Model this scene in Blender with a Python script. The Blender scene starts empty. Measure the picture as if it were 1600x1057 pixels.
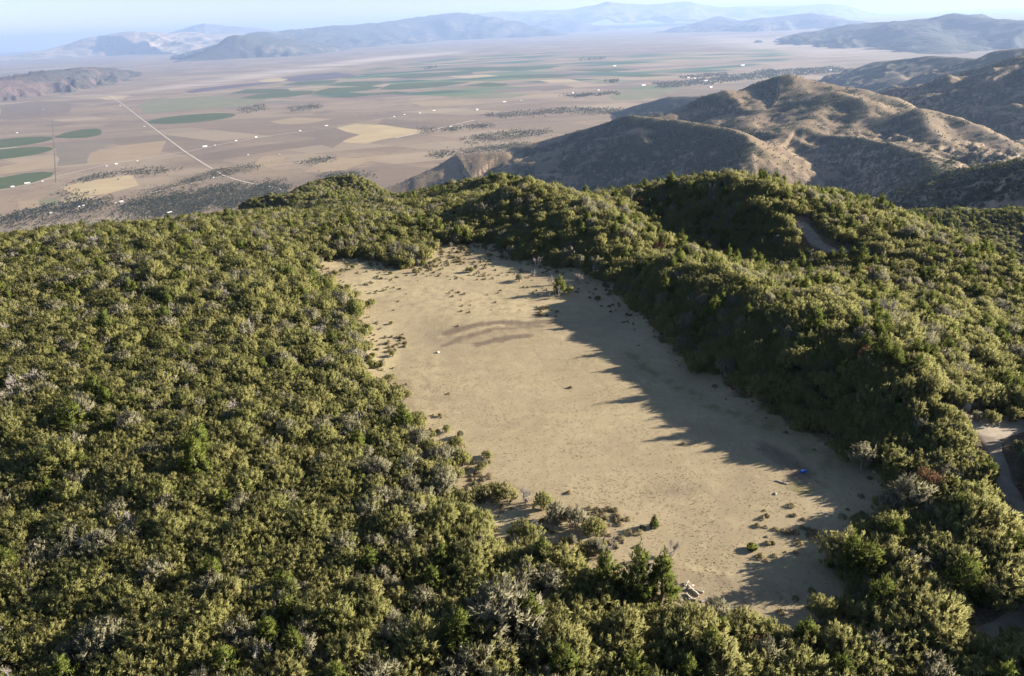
import bpy, bmesh, math, random
import numpy as np
from mathutils import Vector, Matrix
random.seed(7)
rng = np.random.default_rng(7)
C = bpy.context.scene.collection
SC = bpy.context.scene

# ------------------------------------------------------------------ camera, sky, sun, exposure
PITCH, ROLL, CAM_Z, FPX, PW, PH = math.radians(24.8), math.radians(2.5), 60.0, 1066.0, 1600.0, 1057.0
_X0 = np.array([1., 0, 0]); _U0 = np.array([0, math.sin(PITCH), math.cos(PITCH)])
FWD = np.array([0, math.cos(PITCH), -math.sin(PITCH)])
RGT = math.cos(ROLL)*_X0 - math.sin(ROLL)*_U0
UPV = math.sin(ROLL)*_X0 + math.cos(ROLL)*_U0
cam_data = bpy.data.cameras.new('camera')
cam_data.sensor_width = 36.0
cam_data.lens = 36.0*FPX/PW
cam_data.clip_start = 0.5
cam_data.clip_end = 250000.0
cam = bpy.data.objects.new('camera', cam_data)
C.objects.link(cam)
cam.matrix_world = Matrix(((RGT[0], UPV[0], -FWD[0], 0), (RGT[1], UPV[1], -FWD[1], 0), (RGT[2], UPV[2], -FWD[2], CAM_Z), (0, 0, 0, 1)))
SC.camera = cam
SUN_EL = math.radians(19.0)
SUN_AZ = math.radians(10.0)     # from +X towards +Y
world = bpy.data.worlds.new('World')
SC.world = world
world.use_nodes = True
wn = world.node_tree.nodes; wl = world.node_tree.links
wn.clear()
sky = wn.new('ShaderNodeTexSky'); sky.sky_type = 'NISHITA'; sky.sun_disc = False
sky.sun_elevation = SUN_EL
sky.sun_rotation = math.radians(90.0) - SUN_AZ
sky.altitude = 1800; sky.air_density = 1.0; sky.dust_density = 1.1; sky.ozone_density = 1.0
bg = wn.new('ShaderNodeBackground'); bg.inputs['Strength'].default_value = 0.050
wo = wn.new('ShaderNodeOutputWorld')
wl.new(sky.outputs[0], bg.inputs[0]); wl.new(bg.outputs[0], wo.inputs[0])
sun_data = bpy.data.lights.new('sun', 'SUN')
sun_data.energy = 5.0; sun_data.angle = math.radians(0.5); sun_data.color = (1.0, 0.90, 0.74)
sun = bpy.data.objects.new('sun', sun_data); C.objects.link(sun)
sdir = Vector((math.cos(SUN_EL)*math.cos(SUN_AZ), math.cos(SUN_EL)*math.sin(SUN_AZ), math.sin(SUN_EL)))
sun.rotation_euler = sdir.to_track_quat('Z', 'Y').to_euler()
sun.location = (100, 0, 200)
vs = SC.view_settings
vs.view_transform = 'Standard'; vs.look = 'None'; vs.gamma = 1.0; vs.use_curve_mapping = False
vs.exposure = 1.85
SC.cycles.use_denoising = True
SC.cycles.denoiser = 'OPENIMAGEDENOISE'
SC.cycles.max_bounces = 7; SC.cycles.diffuse_bounces = 4; SC.cycles.glossy_bounces = 1
SC.cycles.transmission_bounces = 4; SC.cycles.volume_bounces = 1; SC.cycles.transparent_max_bounces = 4
SC.cycles.sample_clamp_indirect = 4.0

# ------------------------------------------------------------------ measuring helpers
def ray(u, v):
    return RGT*(u - PW/2) + UPV*(PH/2 - v) + FWD*FPX
def at_z(u, v, z=0.0):
    d = ray(u, v); t = (z - CAM_Z)/d[2]
    return d[0]*t, d[1]*t
def at_d(u, v, D):
    d = ray(u, v); t = D/math.hypot(d[0], d[1])
    return d[0]*t, d[1]*t, CAM_Z + d[2]*t
def project(P):
    p = np.asarray(P, float) - np.array([0, 0, CAM_Z])
    z = p @ FWD
    zz = np.where(z > 0.1, z, 0.1)
    return PW/2 + FPX*(p @ RGT)/zz, PH/2 - FPX*(p @ UPV)/zz, z

# ------------------------------------------------------------------ numpy noise
_perm = np.random.default_rng(11).permutation(4096).astype(np.int64)
_gr = np.random.default_rng(12).uniform(0, 2*np.pi, 4096)
_gx, _gy = np.cos(_gr), np.sin(_gr)
def _h(ix, iy):
    return _perm[(_perm[ix & 4095] + iy) & 4095]
def noise2(x, y):
    x = np.asarray(x, float); y = np.asarray(y, float)
    ix = np.floor(x).astype(np.int64); iy = np.floor(y).astype(np.int64)
    fx = x - ix; fy = y - iy
    u = fx*fx*fx*(fx*(fx*6 - 15) + 10); v = fy*fy*fy*(fy*(fy*6 - 15) + 10)
    def d(a, b):
        k = _h(ix + a, iy + b)
        return _gx[k]*(fx - a) + _gy[k]*(fy - b)
    a = d(0, 0); b = d(1, 0); c = d(0, 1); e = d(1, 1)
    return ((a + (b - a)*u)*(1 - v) + (c + (e - c)*u)*v)*1.5
def fbm(x, y, octaves=4, gain=0.5):
    s = 0; a = 1.0
    for o in range(octaves):
        s = s + a*noise2(x*2**o + 17.3*o, y*2**o - 9.1*o); a *= gain
    return s
def ridged(x, y, octaves=4):
    s = 0; a = 1.0; n = 0
    for o in range(octaves):
        s = s + a*(1 - np.abs(noise2(x*2**o + 31.7*o, y*2**o + 5.2*o))*2); n += a; a *= 0.5
    return s/n
def inside(px, py, poly):
    px = np.asarray(px); py = np.asarray(py)
    r = np.zeros(px.shape, bool); n = len(poly)
    for i in range(n):
        x1, y1 = poly[i]; x2, y2 = poly[(i + 1) % n]
        c = (y1 > py) != (y2 > py)
        with np.errstate(divide='ignore', invalid='ignore'):
            xx = (x2 - x1)*(py - y1)/((y2 - y1) if y2 != y1 else 1e-9) + x1
        r ^= c & (px < xx)
    return r
def seg_dist(px, py, pts):
    """distance to a polyline, the running parameter (in segments) and the side (+ left of the direction)"""
    best = np.full(np.shape(px), 1e18); par = np.zeros(np.shape(px)); side = np.zeros(np.shape(px))
    for i in range(len(pts) - 1):
        ax, ay = pts[i][:2]; bx, by = pts[i + 1][:2]
        dx, dy = bx - ax, by - ay; L = dx*dx + dy*dy + 1e-9
        t = np.clip(((px - ax)*dx + (py - ay)*dy)/L, 0, 1)
        qx, qy = px - ax - t*dx, py - ay - t*dy
        d = qx*qx + qy*qy
        m = d < best
        best = np.where(m, d, best); par = np.where(m, i + t, par)
        side = np.where(m, dx*qy - dy*qx, side)
    return np.sqrt(best), par, side
def sstep(a, b, x):
    t = np.clip((x - a)/(b - a), 0, 1)
    return t*t*(3 - 2*t)

# ------------------------------------------------------------------ the near terrain: heights given at places, interpolated between them
MEADOW_PX = [(505, 408), (560, 404), (612, 420), (655, 416), (688, 386), (725, 382), (760, 380), (800, 402), (870, 420), (930, 432), (965, 455), (1000, 500),
             (1060, 560), (1130, 607), (1230, 668), (1290, 706), (1360, 732), (1400, 770), (1390, 800), (1360, 830), (1320, 895), (1325, 945), (1300, 975), (1200, 985), (1100, 978),
             (1055, 955), (1005, 935), (940, 905), (900, 872), (850, 850), (780, 862), (745, 840), (750, 790), (730, 768), (702, 724), (664, 688),
             (624, 644), (584, 594), (570, 542), (566, 500), (540, 472), (520, 450), (500, 432)]
MEADOW = [at_z(u, v) for u, v in MEADOW_PX]
ZP = [  # (u, v, ground height there)
    (650, 450, 0), (720, 480, 0), (800, 460, 0), (700, 560, 0), (800, 600, 0), (900, 560, 0), (800, 700, 0), (950, 680, 0), (1050, 640, 0), (900, 780, 0), (1100, 760, 0),
    (1200, 720, 0), (1300, 770, 0), (1150, 900, 0), (1250, 900, 0), (1050, 880, 0), (560, 430, 0), (600, 420, 0), (760, 395, .3), (880, 450, 0), (960, 540, 0), (1320, 850, 0),
    (640, 600, 0.1), (700, 690, .1), (780, 800, .1), (860, 840, .1), (950, 900, .1), (1060, 960, .1), (1200, 1000, .1), (1330, 990, .3),
    (0, 1057, 2), (300, 1057, 2), (600, 1057, 1.4), (900, 1057, .8), (1200, 1057, .3), (1400, 1057, 1), (1600, 1057, 2.5),
    (0, 800, 3), (300, 800, 3), (550, 800, 1.6), (700, 900, .8), (650, 760, 1), (0, 600, 4), (300, 600, 3.8), (500, 620, 1.8), (560, 560, .8),
    (0, 450, 4.5), (250, 450, 4.5), (400, 450, 3), (490, 470, 1),
    (0, 376, 3.5), (150, 379, 3.5), (300, 384, 3), (400, 388, 2.2), (480, 402, 1),
    (1060, 545, .6), (1000, 480, .6), (1140, 600, .6), (1240, 660, .7), (1300, 700, .7), (1400, 750, .8), (1420, 800, 1),
    (810, 292, 9.2), (860, 296, 9), (905, 316, 7.5), (960, 358, 6.9), (1040, 424, 6.7), (1120, 458, 6.9), (1200, 488, 7.4), (1300, 512, 8.0), (1380, 564, 8.2), (1440, 620, 6.5),
    (1500, 655, 4.2), (1550, 678, 3.2), (1565, 730, 2.8), (1580, 800, 2.4), (1500, 850, 1.5), (1420, 900, 1), (1590, 880, 2), (1600, 690, 3.5),
    (780, 330, 5.5), (720, 372, 1.2), (850, 370, 3.6), (900, 400, 2), (920, 425, .7), (980, 440, 1.6),
    (1030, 338, 1), (1090, 372, -1), (1150, 390, -2), (1220, 402, -2), (1290, 404, -1), (1400, 440, -2), (1500, 470, -3), (1600, 500, -4),
    (1060, 326, 4), (1150, 346, 4.5), (1220, 366, 3), (1290, 380, 1.5),
    (1400, 500, 4.5), (1500, 560, 3.5), (1600, 600, 2), (1480, 600, 4.2),
    (985, 308, 1.5), (1010, 300, 4.5), (1070, 290, 7.5), (1150, 286, 8.5), (1230, 304, 7.8), (1300, 330, 5.5), (1400, 364, 2), (1500, 392, 0), (1600, 440, -3),
    (560, 378, 1), (640, 390, .6), (620, 355, -1), (700, 345, -.5), (500, 385, 0.5),
]
DP = [  # (u, v, distance): ground seen at this place
    (430, 346, 390), (360, 338, 430), (300, 342, 450), (262, 352, 455), (480, 350, 360), (520, 340, 420), (250, 385, 430), (340, 366, 385),
    (372, 326, 640), (420, 313, 650), (480, 298, 680), (530, 287, 700), (566, 282, 710), (600, 290, 720), (625, 300, 730), (500, 325, 560), (560, 320, 540), (620, 314, 500), (610, 330, 430),
    (650, 303, 470), (700, 294, 440), (750, 288, 390), (780, 282, 330), (660, 330, 340), (720, 312, 330),
    (1390, 340, 640), (1440, 336, 660), (1500, 334, 690), (1600, 334, 720), (1420, 345, 600), (1480, 352, 580), (1540, 352, 600), (1700, 334, 720),
]
HP = []   # (azimuth deg, distance, height): ground the photograph does not show
def _az(u, v):
    d = ray(u, v); return math.degrees(math.atan2(d[0], d[1]))
for u in (-300, -100, 0, 100, 200):
    a = _az(u, 360)
    HP += [(a, 330, -30), (a, 430, -95), (a, 650, -215), (a, 1000, -400), (a, 2000, -660), (a, 3500, -760)]
for u, v0 in ((300, 345), (400, 322), (480, 296), (560, 282)):
    a = _az(u, v0); HP += [(a, 950, -270), (a, 1300, -440), (a, 2000, -680), (a, 3500, -780)]
HP += [(_az(300, 342), 520, -95), (_az(262, 350), 520, -125), (_az(400, 330), 540, -88), (_az(250, 350), 700, -230), (_az(330, 350), 640, -150)]
for u, v0 in ((650, 300), (740, 285), (820, 275), (900, 290), (960, 320), (1020, 290), (1100, 280), (1200, 290), (1300, 325)):
    a = _az(u, v0); k = 1.0 if u < 800 else 0.8
    HP += [(a, 620 if u < 800 else 420, -130 if u < 800 else -75), (a, 800, -240*k), (a, 1200, -460*k), (a, 2000, -680), (a, 3500, -790)]
HP += [(_az(820, 275), 300, -14), (_az(900, 300), 280, -14), (_az(960, 330), 255, -4), (_az(1000, 300), 330, -25), (_az(1100, 280), 330, -20), (_az(1200, 290), 320, -20),
       (_az(1300, 320), 310, -18), (_az(1400, 360), 300, -16), (_az(1500, 380), 270, -18), (_az(1600, 430), 230, -18), (_az(1450, 370), 340, -38)]
for u in (1400, 1500, 1600, 1700, 1900):
    a = _az(u, 330); HP += [(a, 800, -215), (a, 1100, -330), (a, 2000, -600), (a, 3500, -790)]
HP += [(_az(1400, 360), 420, -75), (_az(1500, 390), 400, -80), (_az(1600, 430), 360, -75), (_az(1500, 390), 480, -112), (_az(1600, 430), 480, -125), (_az(1700, 430), 420, -100)]
# the hill just outside the picture on the right, whose shade lies over the track
HP += [(61, 116, 25), (57, 106, 19), (66, 118, 27), (73, 118, 25), (63, 135, 20), (72, 95, 19), (60, 92, 13), (50, 128, 1.5), (52, 110, 5), (54, 150, 0), (53, 80, 3.5), (85, 110, 18)]
for a in (-100, -75, -58):
    HP += [(a, 6, 1), (a, 60, 3), (a, 150, 4), (a, 300, -5), (a, 700, -200), (a, 1500, -500), (a, 3500, -780)]
for a in (46, 58, 75, 100):
    HP += [(a, 6, 1), (a, 45, 2.5), (a, 230, -12), (a, 500, -130), (a, 1500, -450), (a, 3500, -780)]
HP += [(a, 20, 1.5) for a in (-40, -15, 15, 40)] + [(a, 6, 1.5) for a in (-30, 0, 30)]
_c = []
for u, v, z in ZP:
    x, y = at_z(u, v, z); _c.append((math.atan2(x, y), math.log(math.hypot(x, y)), z))
for x, y in MEADOW:
    _c.append((math.atan2(x, y), math.log(math.hypot(x, y)), 0.0))
for u, v, D in DP:
    x, y, z = at_d(u, v, D); _c.append((math.atan2(x, y), math.log(D), z))
for a, D, z in HP:
    _c.append((math.radians(a), math.log(D), z))
_c = np.array(_c)
_KTH = 1.25
def _phi(a, b):
    d2 = ((a[:, None, 0] - b[None, :, 0])*_KTH)**2 + (a[:, None, 1] - b[None, :, 1])**2
    return np.sqrt(d2 + 0.03**2)
def _sq(z):   # heights are interpolated on a compressed scale so that the cliffs do not ring
    return np.sign(z)*np.log1p(np.abs(z)/6.0)
def _unsq(s):
    return np.sign(s)*np.expm1(np.abs(s))*6.0
_n = len(_c)
_A = np.zeros((_n + 1, _n + 1)); _A[:_n, :_n] = _phi(_c, _c) - np.eye(_n)*0.004; _A[_n, :_n] = _A[:_n, _n] = 1
_w = np.linalg.solve(_A, np.append(_sq(_c[:, 2]), 0))
def base_height(x, y):
    x = np.asarray(x, float); y = np.asarray(y, float); sh = x.shape
    x = x.ravel(); y = y.ravel(); out = np.empty(x.size)
    q = np.stack([np.arctan2(x, y), np.log(np.maximum(np.hypot(x, y), 3.0))], 1)
    for i in range(0, len(q), 20000):
        out[i:i + 20000] = _phi(q[i:i + 20000], _c) @ _w[:_n] + _w[_n]
    return _unsq(out).reshape(sh)
def meadow_sd(x, y):
    d, _, _ = seg_dist(x, y, MEADOW + [MEADOW[0]])
    return np.where(inside(x, y, MEADOW), -d, d)
def ground_height(x, y):
    z = base_height(x, y)
    D = np.hypot(x, y)
    m = sstep(-4, 14, meadow_sd(x, y))
    n = fbm(x/38.0, y/38.0, 4)*0.9*m*sstep(10, 60, D) + fbm(x/9.0, y/9.0, 3)*0.12*(0.25 + m)
    n = n + (ridged(x/170.0, y/170.0, 5) - 0.55)*22*sstep(330, 800, D)
    return z + n
# ------------------------------------------------------------------ hills and mountains: ridge lines with slopes falling away on both sides
def ridge(pts, far, near, rnd=40.0, gul=0.0, gs=160.0):
    P = [at_d(*p) for p in pts]
    return (P, far, near, rnd, gul, gs)
def hill_height(x, y, ridges, floor, soft=18.0):
    acc = None
    for P, far, near, rnd, gul, gs in ridges:
        d, par, side = seg_dist(x, y, P)
        zr = np.interp(par, np.arange(len(P)), [p[2] for p in P])
        n = fbm(x/(gs*2.2) + P[0][0]*.013, y/(gs*2.2), 3)
        d2 = np.sqrt(d*d + rnd*rnd) - rnd
        # side > 0 is the far side of a ridge listed from left to right
        sl = np.where(side > 0, far, near)
        g = (ridged(x/gs + P[0][1]*.01, y/gs, 4) - 0.62)
        z = zr - sl*d2*(1 + 0.25*n) - 0.35*np.maximum(d - 4.2*gs, 0) + gul*g*np.minimum(d/(gs*0.9), 1.3)
        acc = z if acc is None else np.maximum(acc, z) + soft*np.exp(-np.abs(acc - z)/soft)*0.5
    return np.maximum(acc, floor)
VALLEY_Z = -680.0
def far_hill(pts, far, near, rnd, gul, gs, k=1.45):
    return ridge([(u, v, D*k) for u, v, D in pts], far, near, rnd*1.35, gul*1.3, gs*1.35)
FOOTHILLS = [
    far_hill([(1050, 176, 2350), (1085, 160, 2400), (1112, 147, 2420), (1132, 141, 2430), (1150, 143, 2440), (1166, 141, 2460), (1190, 128, 2500), (1212, 120, 2520), (1228, 118, 2520), (1275, 128, 2450), (1340, 139, 2350), (1392, 152, 2250), (1424, 173, 2150)], .55, .15, 25, 14, 150),
    far_hill([(1232, 120, 2500), (1262, 148, 2280), (1300, 142, 2200), (1345, 155, 2120)], .3, .34, 20, 12, 110),
    far_hill([(1300, 150, 2180), (1270, 178, 2020), (1250, 196, 1900)], .34, .2, 15, 12, 90),
    far_hill([(1170, 150, 2430), (1195, 172, 2150), (1170, 196, 1950)], .3, .28, 15, 10, 90),
    far_hill([(760, 258, 2350), (800, 231, 2300), (850, 219, 2280), (890, 208, 2260), (930, 197, 2200), (970, 185, 2120), (990, 181, 2080), (1030, 185, 1960), (1080, 191, 1860), (1130, 199, 1770), (1165, 210, 1680), (1174, 222, 1600)], .5, .46, 16, 26, 170),
    far_hill([(985, 182, 2080), (1000, 200, 1950), (1010, 222, 1800)], .45, .5, 14, 14, 100),
    far_hill([(1100, 250, 2050), (1140, 228, 2020), (1180, 214, 1980), (1240, 210, 1920), (1330, 213, 1800), (1400, 226, 1640), (1440, 240, 1500), (1462, 254, 1400), (1478, 275, 1280)], .06, .66, 10, 30, 80),
    far_hill([(1320, 208, 1880), (1350, 197, 1950), (1395, 180, 2000), (1440, 171, 2020), (1490, 182, 1980), (1545, 208, 1850), (1600, 236, 1700), (1680, 262, 1550)], .45, .30, 20, 16, 120),
    far_hill([(1440, 172, 2010), (1455, 205, 1800), (1500, 235, 1620), (1520, 262, 1480)], .4, .45, 15, 14, 90),
    far_hill([(1480, 196, 2350), (1540, 183, 2450), (1600, 184, 2450), (1750, 190, 2400)], .4, .2, 20, 14, 120),
    far_hill([(560, 312, 2150), (630, 284, 2200), (680, 262, 2230), (712, 243, 2260), (740, 239, 2260), (765, 239, 2250), (786, 238, 2240), (806, 256, 2180)], .55, .36, 18, 8, 120),
    ridge([(1372, 328, 1750), (1420, 301, 1700), (1455, 283, 1640), (1490, 267, 1580), (1522, 262, 1500), (1560, 256, 1420), (1600, 249, 1340), (1750, 236, 1100)], .5, .52, 12, 22, 120),
    far_hill([(1262, 140, 6600), (1300, 124, 6300), (1345, 110, 6000), (1372, 97, 5800), (1400, 94, 5600), (1455, 87, 5300), (1500, 90, 5000), (1560, 95, 4800)], .4, .34, 40, 60, 330),
    far_hill([(1372, 98, 5800), (1400, 115, 4900), (1420, 130, 4300)], .4, .34, 30, 40, 250),
    far_hill([(1412, 160, 5200), (1450, 135, 4950), (1490, 110, 4750), (1530, 92, 4600), (1562, 78, 4450), (1600, 76, 4300), (1760, 60, 3900)], .4, .36, 40, 50, 300),
    far_hill([(1395, 172, 4400), (1450, 146, 4000), (1500, 130, 3700), (1560, 106, 3400), (1600, 88, 3200), (1760, 50, 2700)], .35, .38, 40, 40, 260),
    far_hill([(925, 184, 4300), (960, 175, 4250), (990, 166, 4200), (1020, 158, 4100), (1045, 151, 4050), (1090, 151, 3900), (1130, 147, 3800)], .4, .32, 40, 25, 200),
    far_hill([(858, 171, 6900), (872, 164, 6950), (905, 160, 7000), (950, 165, 6950), (1010, 164, 6900)], .3, .22, 30, 16, 180),
]
def foothill_height(x, y):
    D = np.hypot(x, y)
    z = hill_height(x, y, FOOTHILLS, -720.0, 10.0)
    return z + fbm(x/90.0, y/90.0, 4)*3.5*sstep(700, 2000, D)
FAR_RANGES = {
 'west_range': ([ridge([(240, 108, 25500), (262, 102, 26000), (300, 90, 26800), (340, 72, 27500), (362, 57, 28000), (390, 55, 28500), (430, 60, 29500), (470, 62, 31000), (520, 68, 34500), (560, 74, 36500)], .25, .26, 200, 260, 1700),
                 ridge([(330, 72, 34000), (390, 52, 36000), (440, 49, 37500), (500, 42, 39500), (560, 38, 41500), (620, 33, 43500), (655, 26, 44500), (700, 21, 45500), (726, 20, 46000), (750, 26, 47000), (775, 37, 49000), (815, 46, 52000)], .3, .2, 300, 340, 2400)], (-36, 6), (21500, 56000)),
 'pale_range': ([ridge([(-150, 124, 42000), (-60, 105, 44000), (0, 93, 46000), (60, 82, 48000), (100, 72, 49000), (150, 57, 50000), (210, 48, 50000), (262, 52, 50000), (290, 50, 50000), (340, 52, 49000), (420, 56, 48000)], .2, .07, 500, 260, 3200)], (-48, -12), (34000, 57000)),
 'blue_peak': ([ridge([(240, 60, 66000), (270, 50, 66000), (300, 41, 66000), (318, 36, 66000), (345, 40, 66000), (385, 44, 66000), (430, 50, 66000)], .2, .2, 400, 300, 3500)], (-34, -12), (60000, 72000)),
 'dark_mesa': ([ridge([(-140, 146, 12600), (-40, 134, 13300), (30, 121, 14200), (80, 111, 15400), (130, 106, 16800), (170, 107, 18200), (205, 111, 19400), (222, 115, 19800)], .12, .36, 90, 190, 600)], (-52, -24), (11200, 23500)),
 'far_range': ([ridge([(690, 34, 68000), (745, 22, 68000), (790, 20, 68000), (840, 18, 68000), (900, 14, 68000), (950, 5, 68000), (985, 8, 68000), (1050, 6, 68000), (1078, 4, 68000), (1120, 9, 68000), (1180, 11, 68000), (1240, 10, 68000), (1290, 5, 68000), (1325, 11, 68000), (1360, 21, 68000), (1420, 29, 68000), (1500, 34, 68000)], .15, .12, 500, 500, 5000)], (-12, 36), (58000, 76000)),
 'gap_hills': ([ridge([(770, 46, 56000), (800, 40, 55000), (840, 35, 54000), (880, 31, 53000), (905, 36, 52000), (940, 42, 51000)], .2, .18, 300, 250, 2600)], (-8, 12), (44000, 59000)),
 'south_range': ([ridge([(1040, 48, 41000), (1068, 43, 40000), (1095, 35, 39000), (1122, 26, 38500), (1150, 33, 37500), (1200, 28, 36500), (1240, 23, 36000), (1268, 20, 36000), (1300, 27, 35000), (1340, 33, 34500), (1400, 40, 33500)], .2, .16, 300, 300, 2400)], (6, 36), (28000, 46000)),
 'east_range': ([ridge([(1225, 60, 23500), (1262, 50, 22500), (1300, 44, 21500), (1350, 37, 20500), (1420, 32, 19500), (1462, 25, 18800), (1490, 20, 18500), (1520, 25, 18200), (1560, 30, 17600), (1600, 33, 17000), (1760, 40, 16000)], .2, .2, 250, 300, 1800),
                 ridge([(1430, 34, 19000), (1450, 52, 16500), (1470, 70, 14800), (1480, 86, 13600)], .2, .2, 200, 220, 1300)], (16, 52), (12500, 26000)),
}
def grid_mesh(name, th, lr, hf, mat=None, keep=None):
    T, L = np.meshgrid(th, lr, indexing='ij')
    D = np.exp(L); x = np.sin(T)*D; y = np.cos(T)*D
    z = hf(x, y)
    nt, nl = T.shape
    co = np.stack([x, y, z], -1).reshape(-1, 3)
    i = np.arange(nt*nl).reshape(nt, nl)
    f = np.stack([i[:-1, :-1], i[:-1, 1:], i[1:, 1:], i[1:, :-1]], -1).reshape(-1, 4)
    if keep is not None:          # drop the faces that lie wholly under the valley floor
        f = f[(co[f, 2] > keep).any(1)]
        used = np.unique(f); m = np.zeros(len(co), np.int64); m[used] = np.arange(len(used)); f = m[f]; co = co[used]
    return mesh_from(name, co, f, mat, smooth=True)
def mesh_from(name, co, f, mat=None, smooth=False, parent=None, link=True):
    co = np.asarray(co, np.float32); f = np.asarray(f, np.int32); k = f.shape[1]
    me = bpy.data.meshes.new(name)
    me.vertices.add(len(co)); me.vertices.foreach_set('co', co.ravel())
    me.loops.add(f.size); me.loops.foreach_set('vertex_index', f.ravel())
    me.polygons.add(len(f)); me.polygons.foreach_set('loop_start', np.arange(0, f.size, k, dtype=np.int32))
    me.update(calc_edges=True)
    if smooth: me.shade_smooth()
    if mat: me.materials.append(mat)
    o = bpy.data.objects.new(name, me)
    if link: C.objects.link(o)
    if parent: o.parent = parent
    return o
# ------------------------------------------------------------------ materials
class NT:
    def __init__(s, name):
        s.m = bpy.data.materials.new(name); s.m.use_nodes = True
        s.t = s.m.node_tree; s.b = s.t.nodes['Principled BSDF']
        s.b.inputs['Roughness'].default_value = 0.9; s.b.inputs['Specular IOR Level'].default_value = 0.12
    def n(s, typ, **kw):
        o = s.t.nodes.new('ShaderNode' + typ)
        for k, v in kw.items():
            if k.startswith('_'): setattr(o, k[1:], v)
            else: s.put(o.inputs[k.replace('__', ' ')], v)
        return o
    def put(s, sock, v):
        if hasattr(v, 'is_output'): s.t.links.new(v, sock)
        elif isinstance(v, bpy.types.Node): s.t.links.new(v.outputs[0], sock)
        elif isinstance(v, (tuple, list)) and sock.type == 'RGBA' and len(v) == 3: sock.default_value = (*v, 1)
        else: sock.default_value = v
    def pos(s, scale=(1, 1, 1), rot=0.0):
        g = s.n('NewGeometry')
        mp = s.n('Mapping'); s.t.links.new(g.outputs['Position'], mp.inputs['Vector'])
        mp.inputs['Scale'].default_value = scale; mp.inputs['Rotation'].default_value = (0, 0, rot)
        return mp.outputs[0]
    def noise(s, scale, vec=None, detail=4, rough=0.55, dist=0.0):
        o = s.n('TexNoise'); o.inputs['Scale'].default_value = scale; o.inputs['Detail'].default_value = detail
        o.inputs['Roughness'].default_value = rough; o.inputs['Distortion'].default_value = dist
        s.put(o.inputs['Vector'], vec if vec is not None else s.pos())
        return o.outputs[0]
    def ramp(s, fac, lo, hi):
        o = s.n('MapRange', _interpolation_type='SMOOTHSTEP'); s.put(o.inputs['Value'], fac)
        o.inputs['From Min'].default_value = lo; o.inputs['From Max'].default_value = hi
        return o.outputs[0]
    def math(s, op, a, b=0.5):
        o = s.n('Math', _operation=op); s.put(o.inputs[0], a); s.put(o.inputs[1], b); return o.outputs[0]
    def mix(s, fac, a, b):
        o = s.n('MixRGB'); s.put(o.inputs[0], fac); s.put(o.inputs[1], a); s.put(o.inputs[2], b); return o.outputs[0]
    def attr(s, name):
        o = s.n('Attribute'); o.attribute_name = name; return o.outputs['Fac']
    def bump(s, h, strength, dist):
        o = s.n('Bump'); s.put(o.inputs['Height'], h); o.inputs['Strength'].default_value = strength; o.inputs['Distance'].default_value = dist
        s.t.links.new(o.outputs[0], s.b.inputs['Normal'])
    def done(s, col):
        s.put(s.b.inputs['Base Color'], col); return s.m

def mat_ground():
    t = NT('meadow_and_forest_soil')
    P = t.pos()
    n1 = t.noise(0.05, P, 5); n2 = t.noise(0.45, P, 5); n3 = t.noise(3.0, P, 4); n4 = t.noise(0.16, P, 4, dist=1.0)
    n5 = t.noise(9.0, P, 3); n6 = t.noise(.9, t.pos((1, .45, 1), .5), 5, .65)
    grass = t.mix(t.ramp(n1, .35, .65), (0.311, 0.252, 0.161), (0.263, 0.212, 0.134))
    grass = t.mix(t.math('MULTIPLY', t.ramp(n2, .50, .72), .55), grass, (0.359, 0.297, 0.189))
    grass = t.mix(t.math('MULTIPLY', t.ramp(n2, .50, .30), .45), grass, (0.224, 0.178, 0.114))
    grass = t.mix(t.math('MULTIPLY', t.ramp(n6, .52, .70), .40), grass, (0.220, 0.174, 0.110))
    grass = t.mix(t.math('MULTIPLY', t.ramp(n3, .54, .68), .40), grass, (0.158, 0.119, 0.075))
    grass = t.mix(t.math('MULTIPLY', t.ramp(n5, .50, .68), .30), grass, (0.393, 0.315, 0.207))
    n7 = t.noise(.024, P, 5, .6, 1.2)
    grass = t.mix(t.math('MULTIPLY', t.ramp(n7, .52, .66), .5), grass, (.40, .335, .20))
    grass = t.mix(t.math('MULTIPLY', t.ramp(n7, .46, .32), .5), grass, (.225, .178, .125))
    grass = t.mix(t.math('MULTIPLY', t.ramp(n4, .52, .72), .38), grass, (0.230, 0.178, 0.128))
    grass = t.mix(t.math('MULTIPLY', t.attr('straw'), t.ramp(n2, .35, .6)), grass, (0.411, 0.338, 0.207))
    grass = t.mix(t.math('MULTIPLY', t.math('MULTIPLY', t.ramp(t.math('ADD', t.attr('bare'), t.math('MULTIPLY', t.math('SUBTRACT', n6, .5), .9)), .12, .95), .8), t.ramp(n3, .15, .45)), grass, (0.113, 0.081, 0.068))
    grass = t.mix(t.math('MULTIPLY', t.attr('green'), t.ramp(n2, .40, .58)), grass, (0.122, 0.112, 0.044))
    litter = t.mix(t.ramp(n2, .35, .65), (0.074, 0.053, 0.035), (0.135, 0.101, 0.069))
    litter = t.mix(t.ramp(n3, .5, .66), litter, (0.191, 0.149, 0.104))
    edge = t.math('ADD', t.attr('meadow'), t.math('MULTIPLY', t.math('SUBTRACT', n2, .5), .9))
    col = t.mix(t.ramp(edge, .35, .65), litter, grass)
    t.bump(t.math('ADD', t.math('MULTIPLY', n2, .5), t.noise(7.0, P, 5, .7)), .5, .06)
    return t.done(col)
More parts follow.
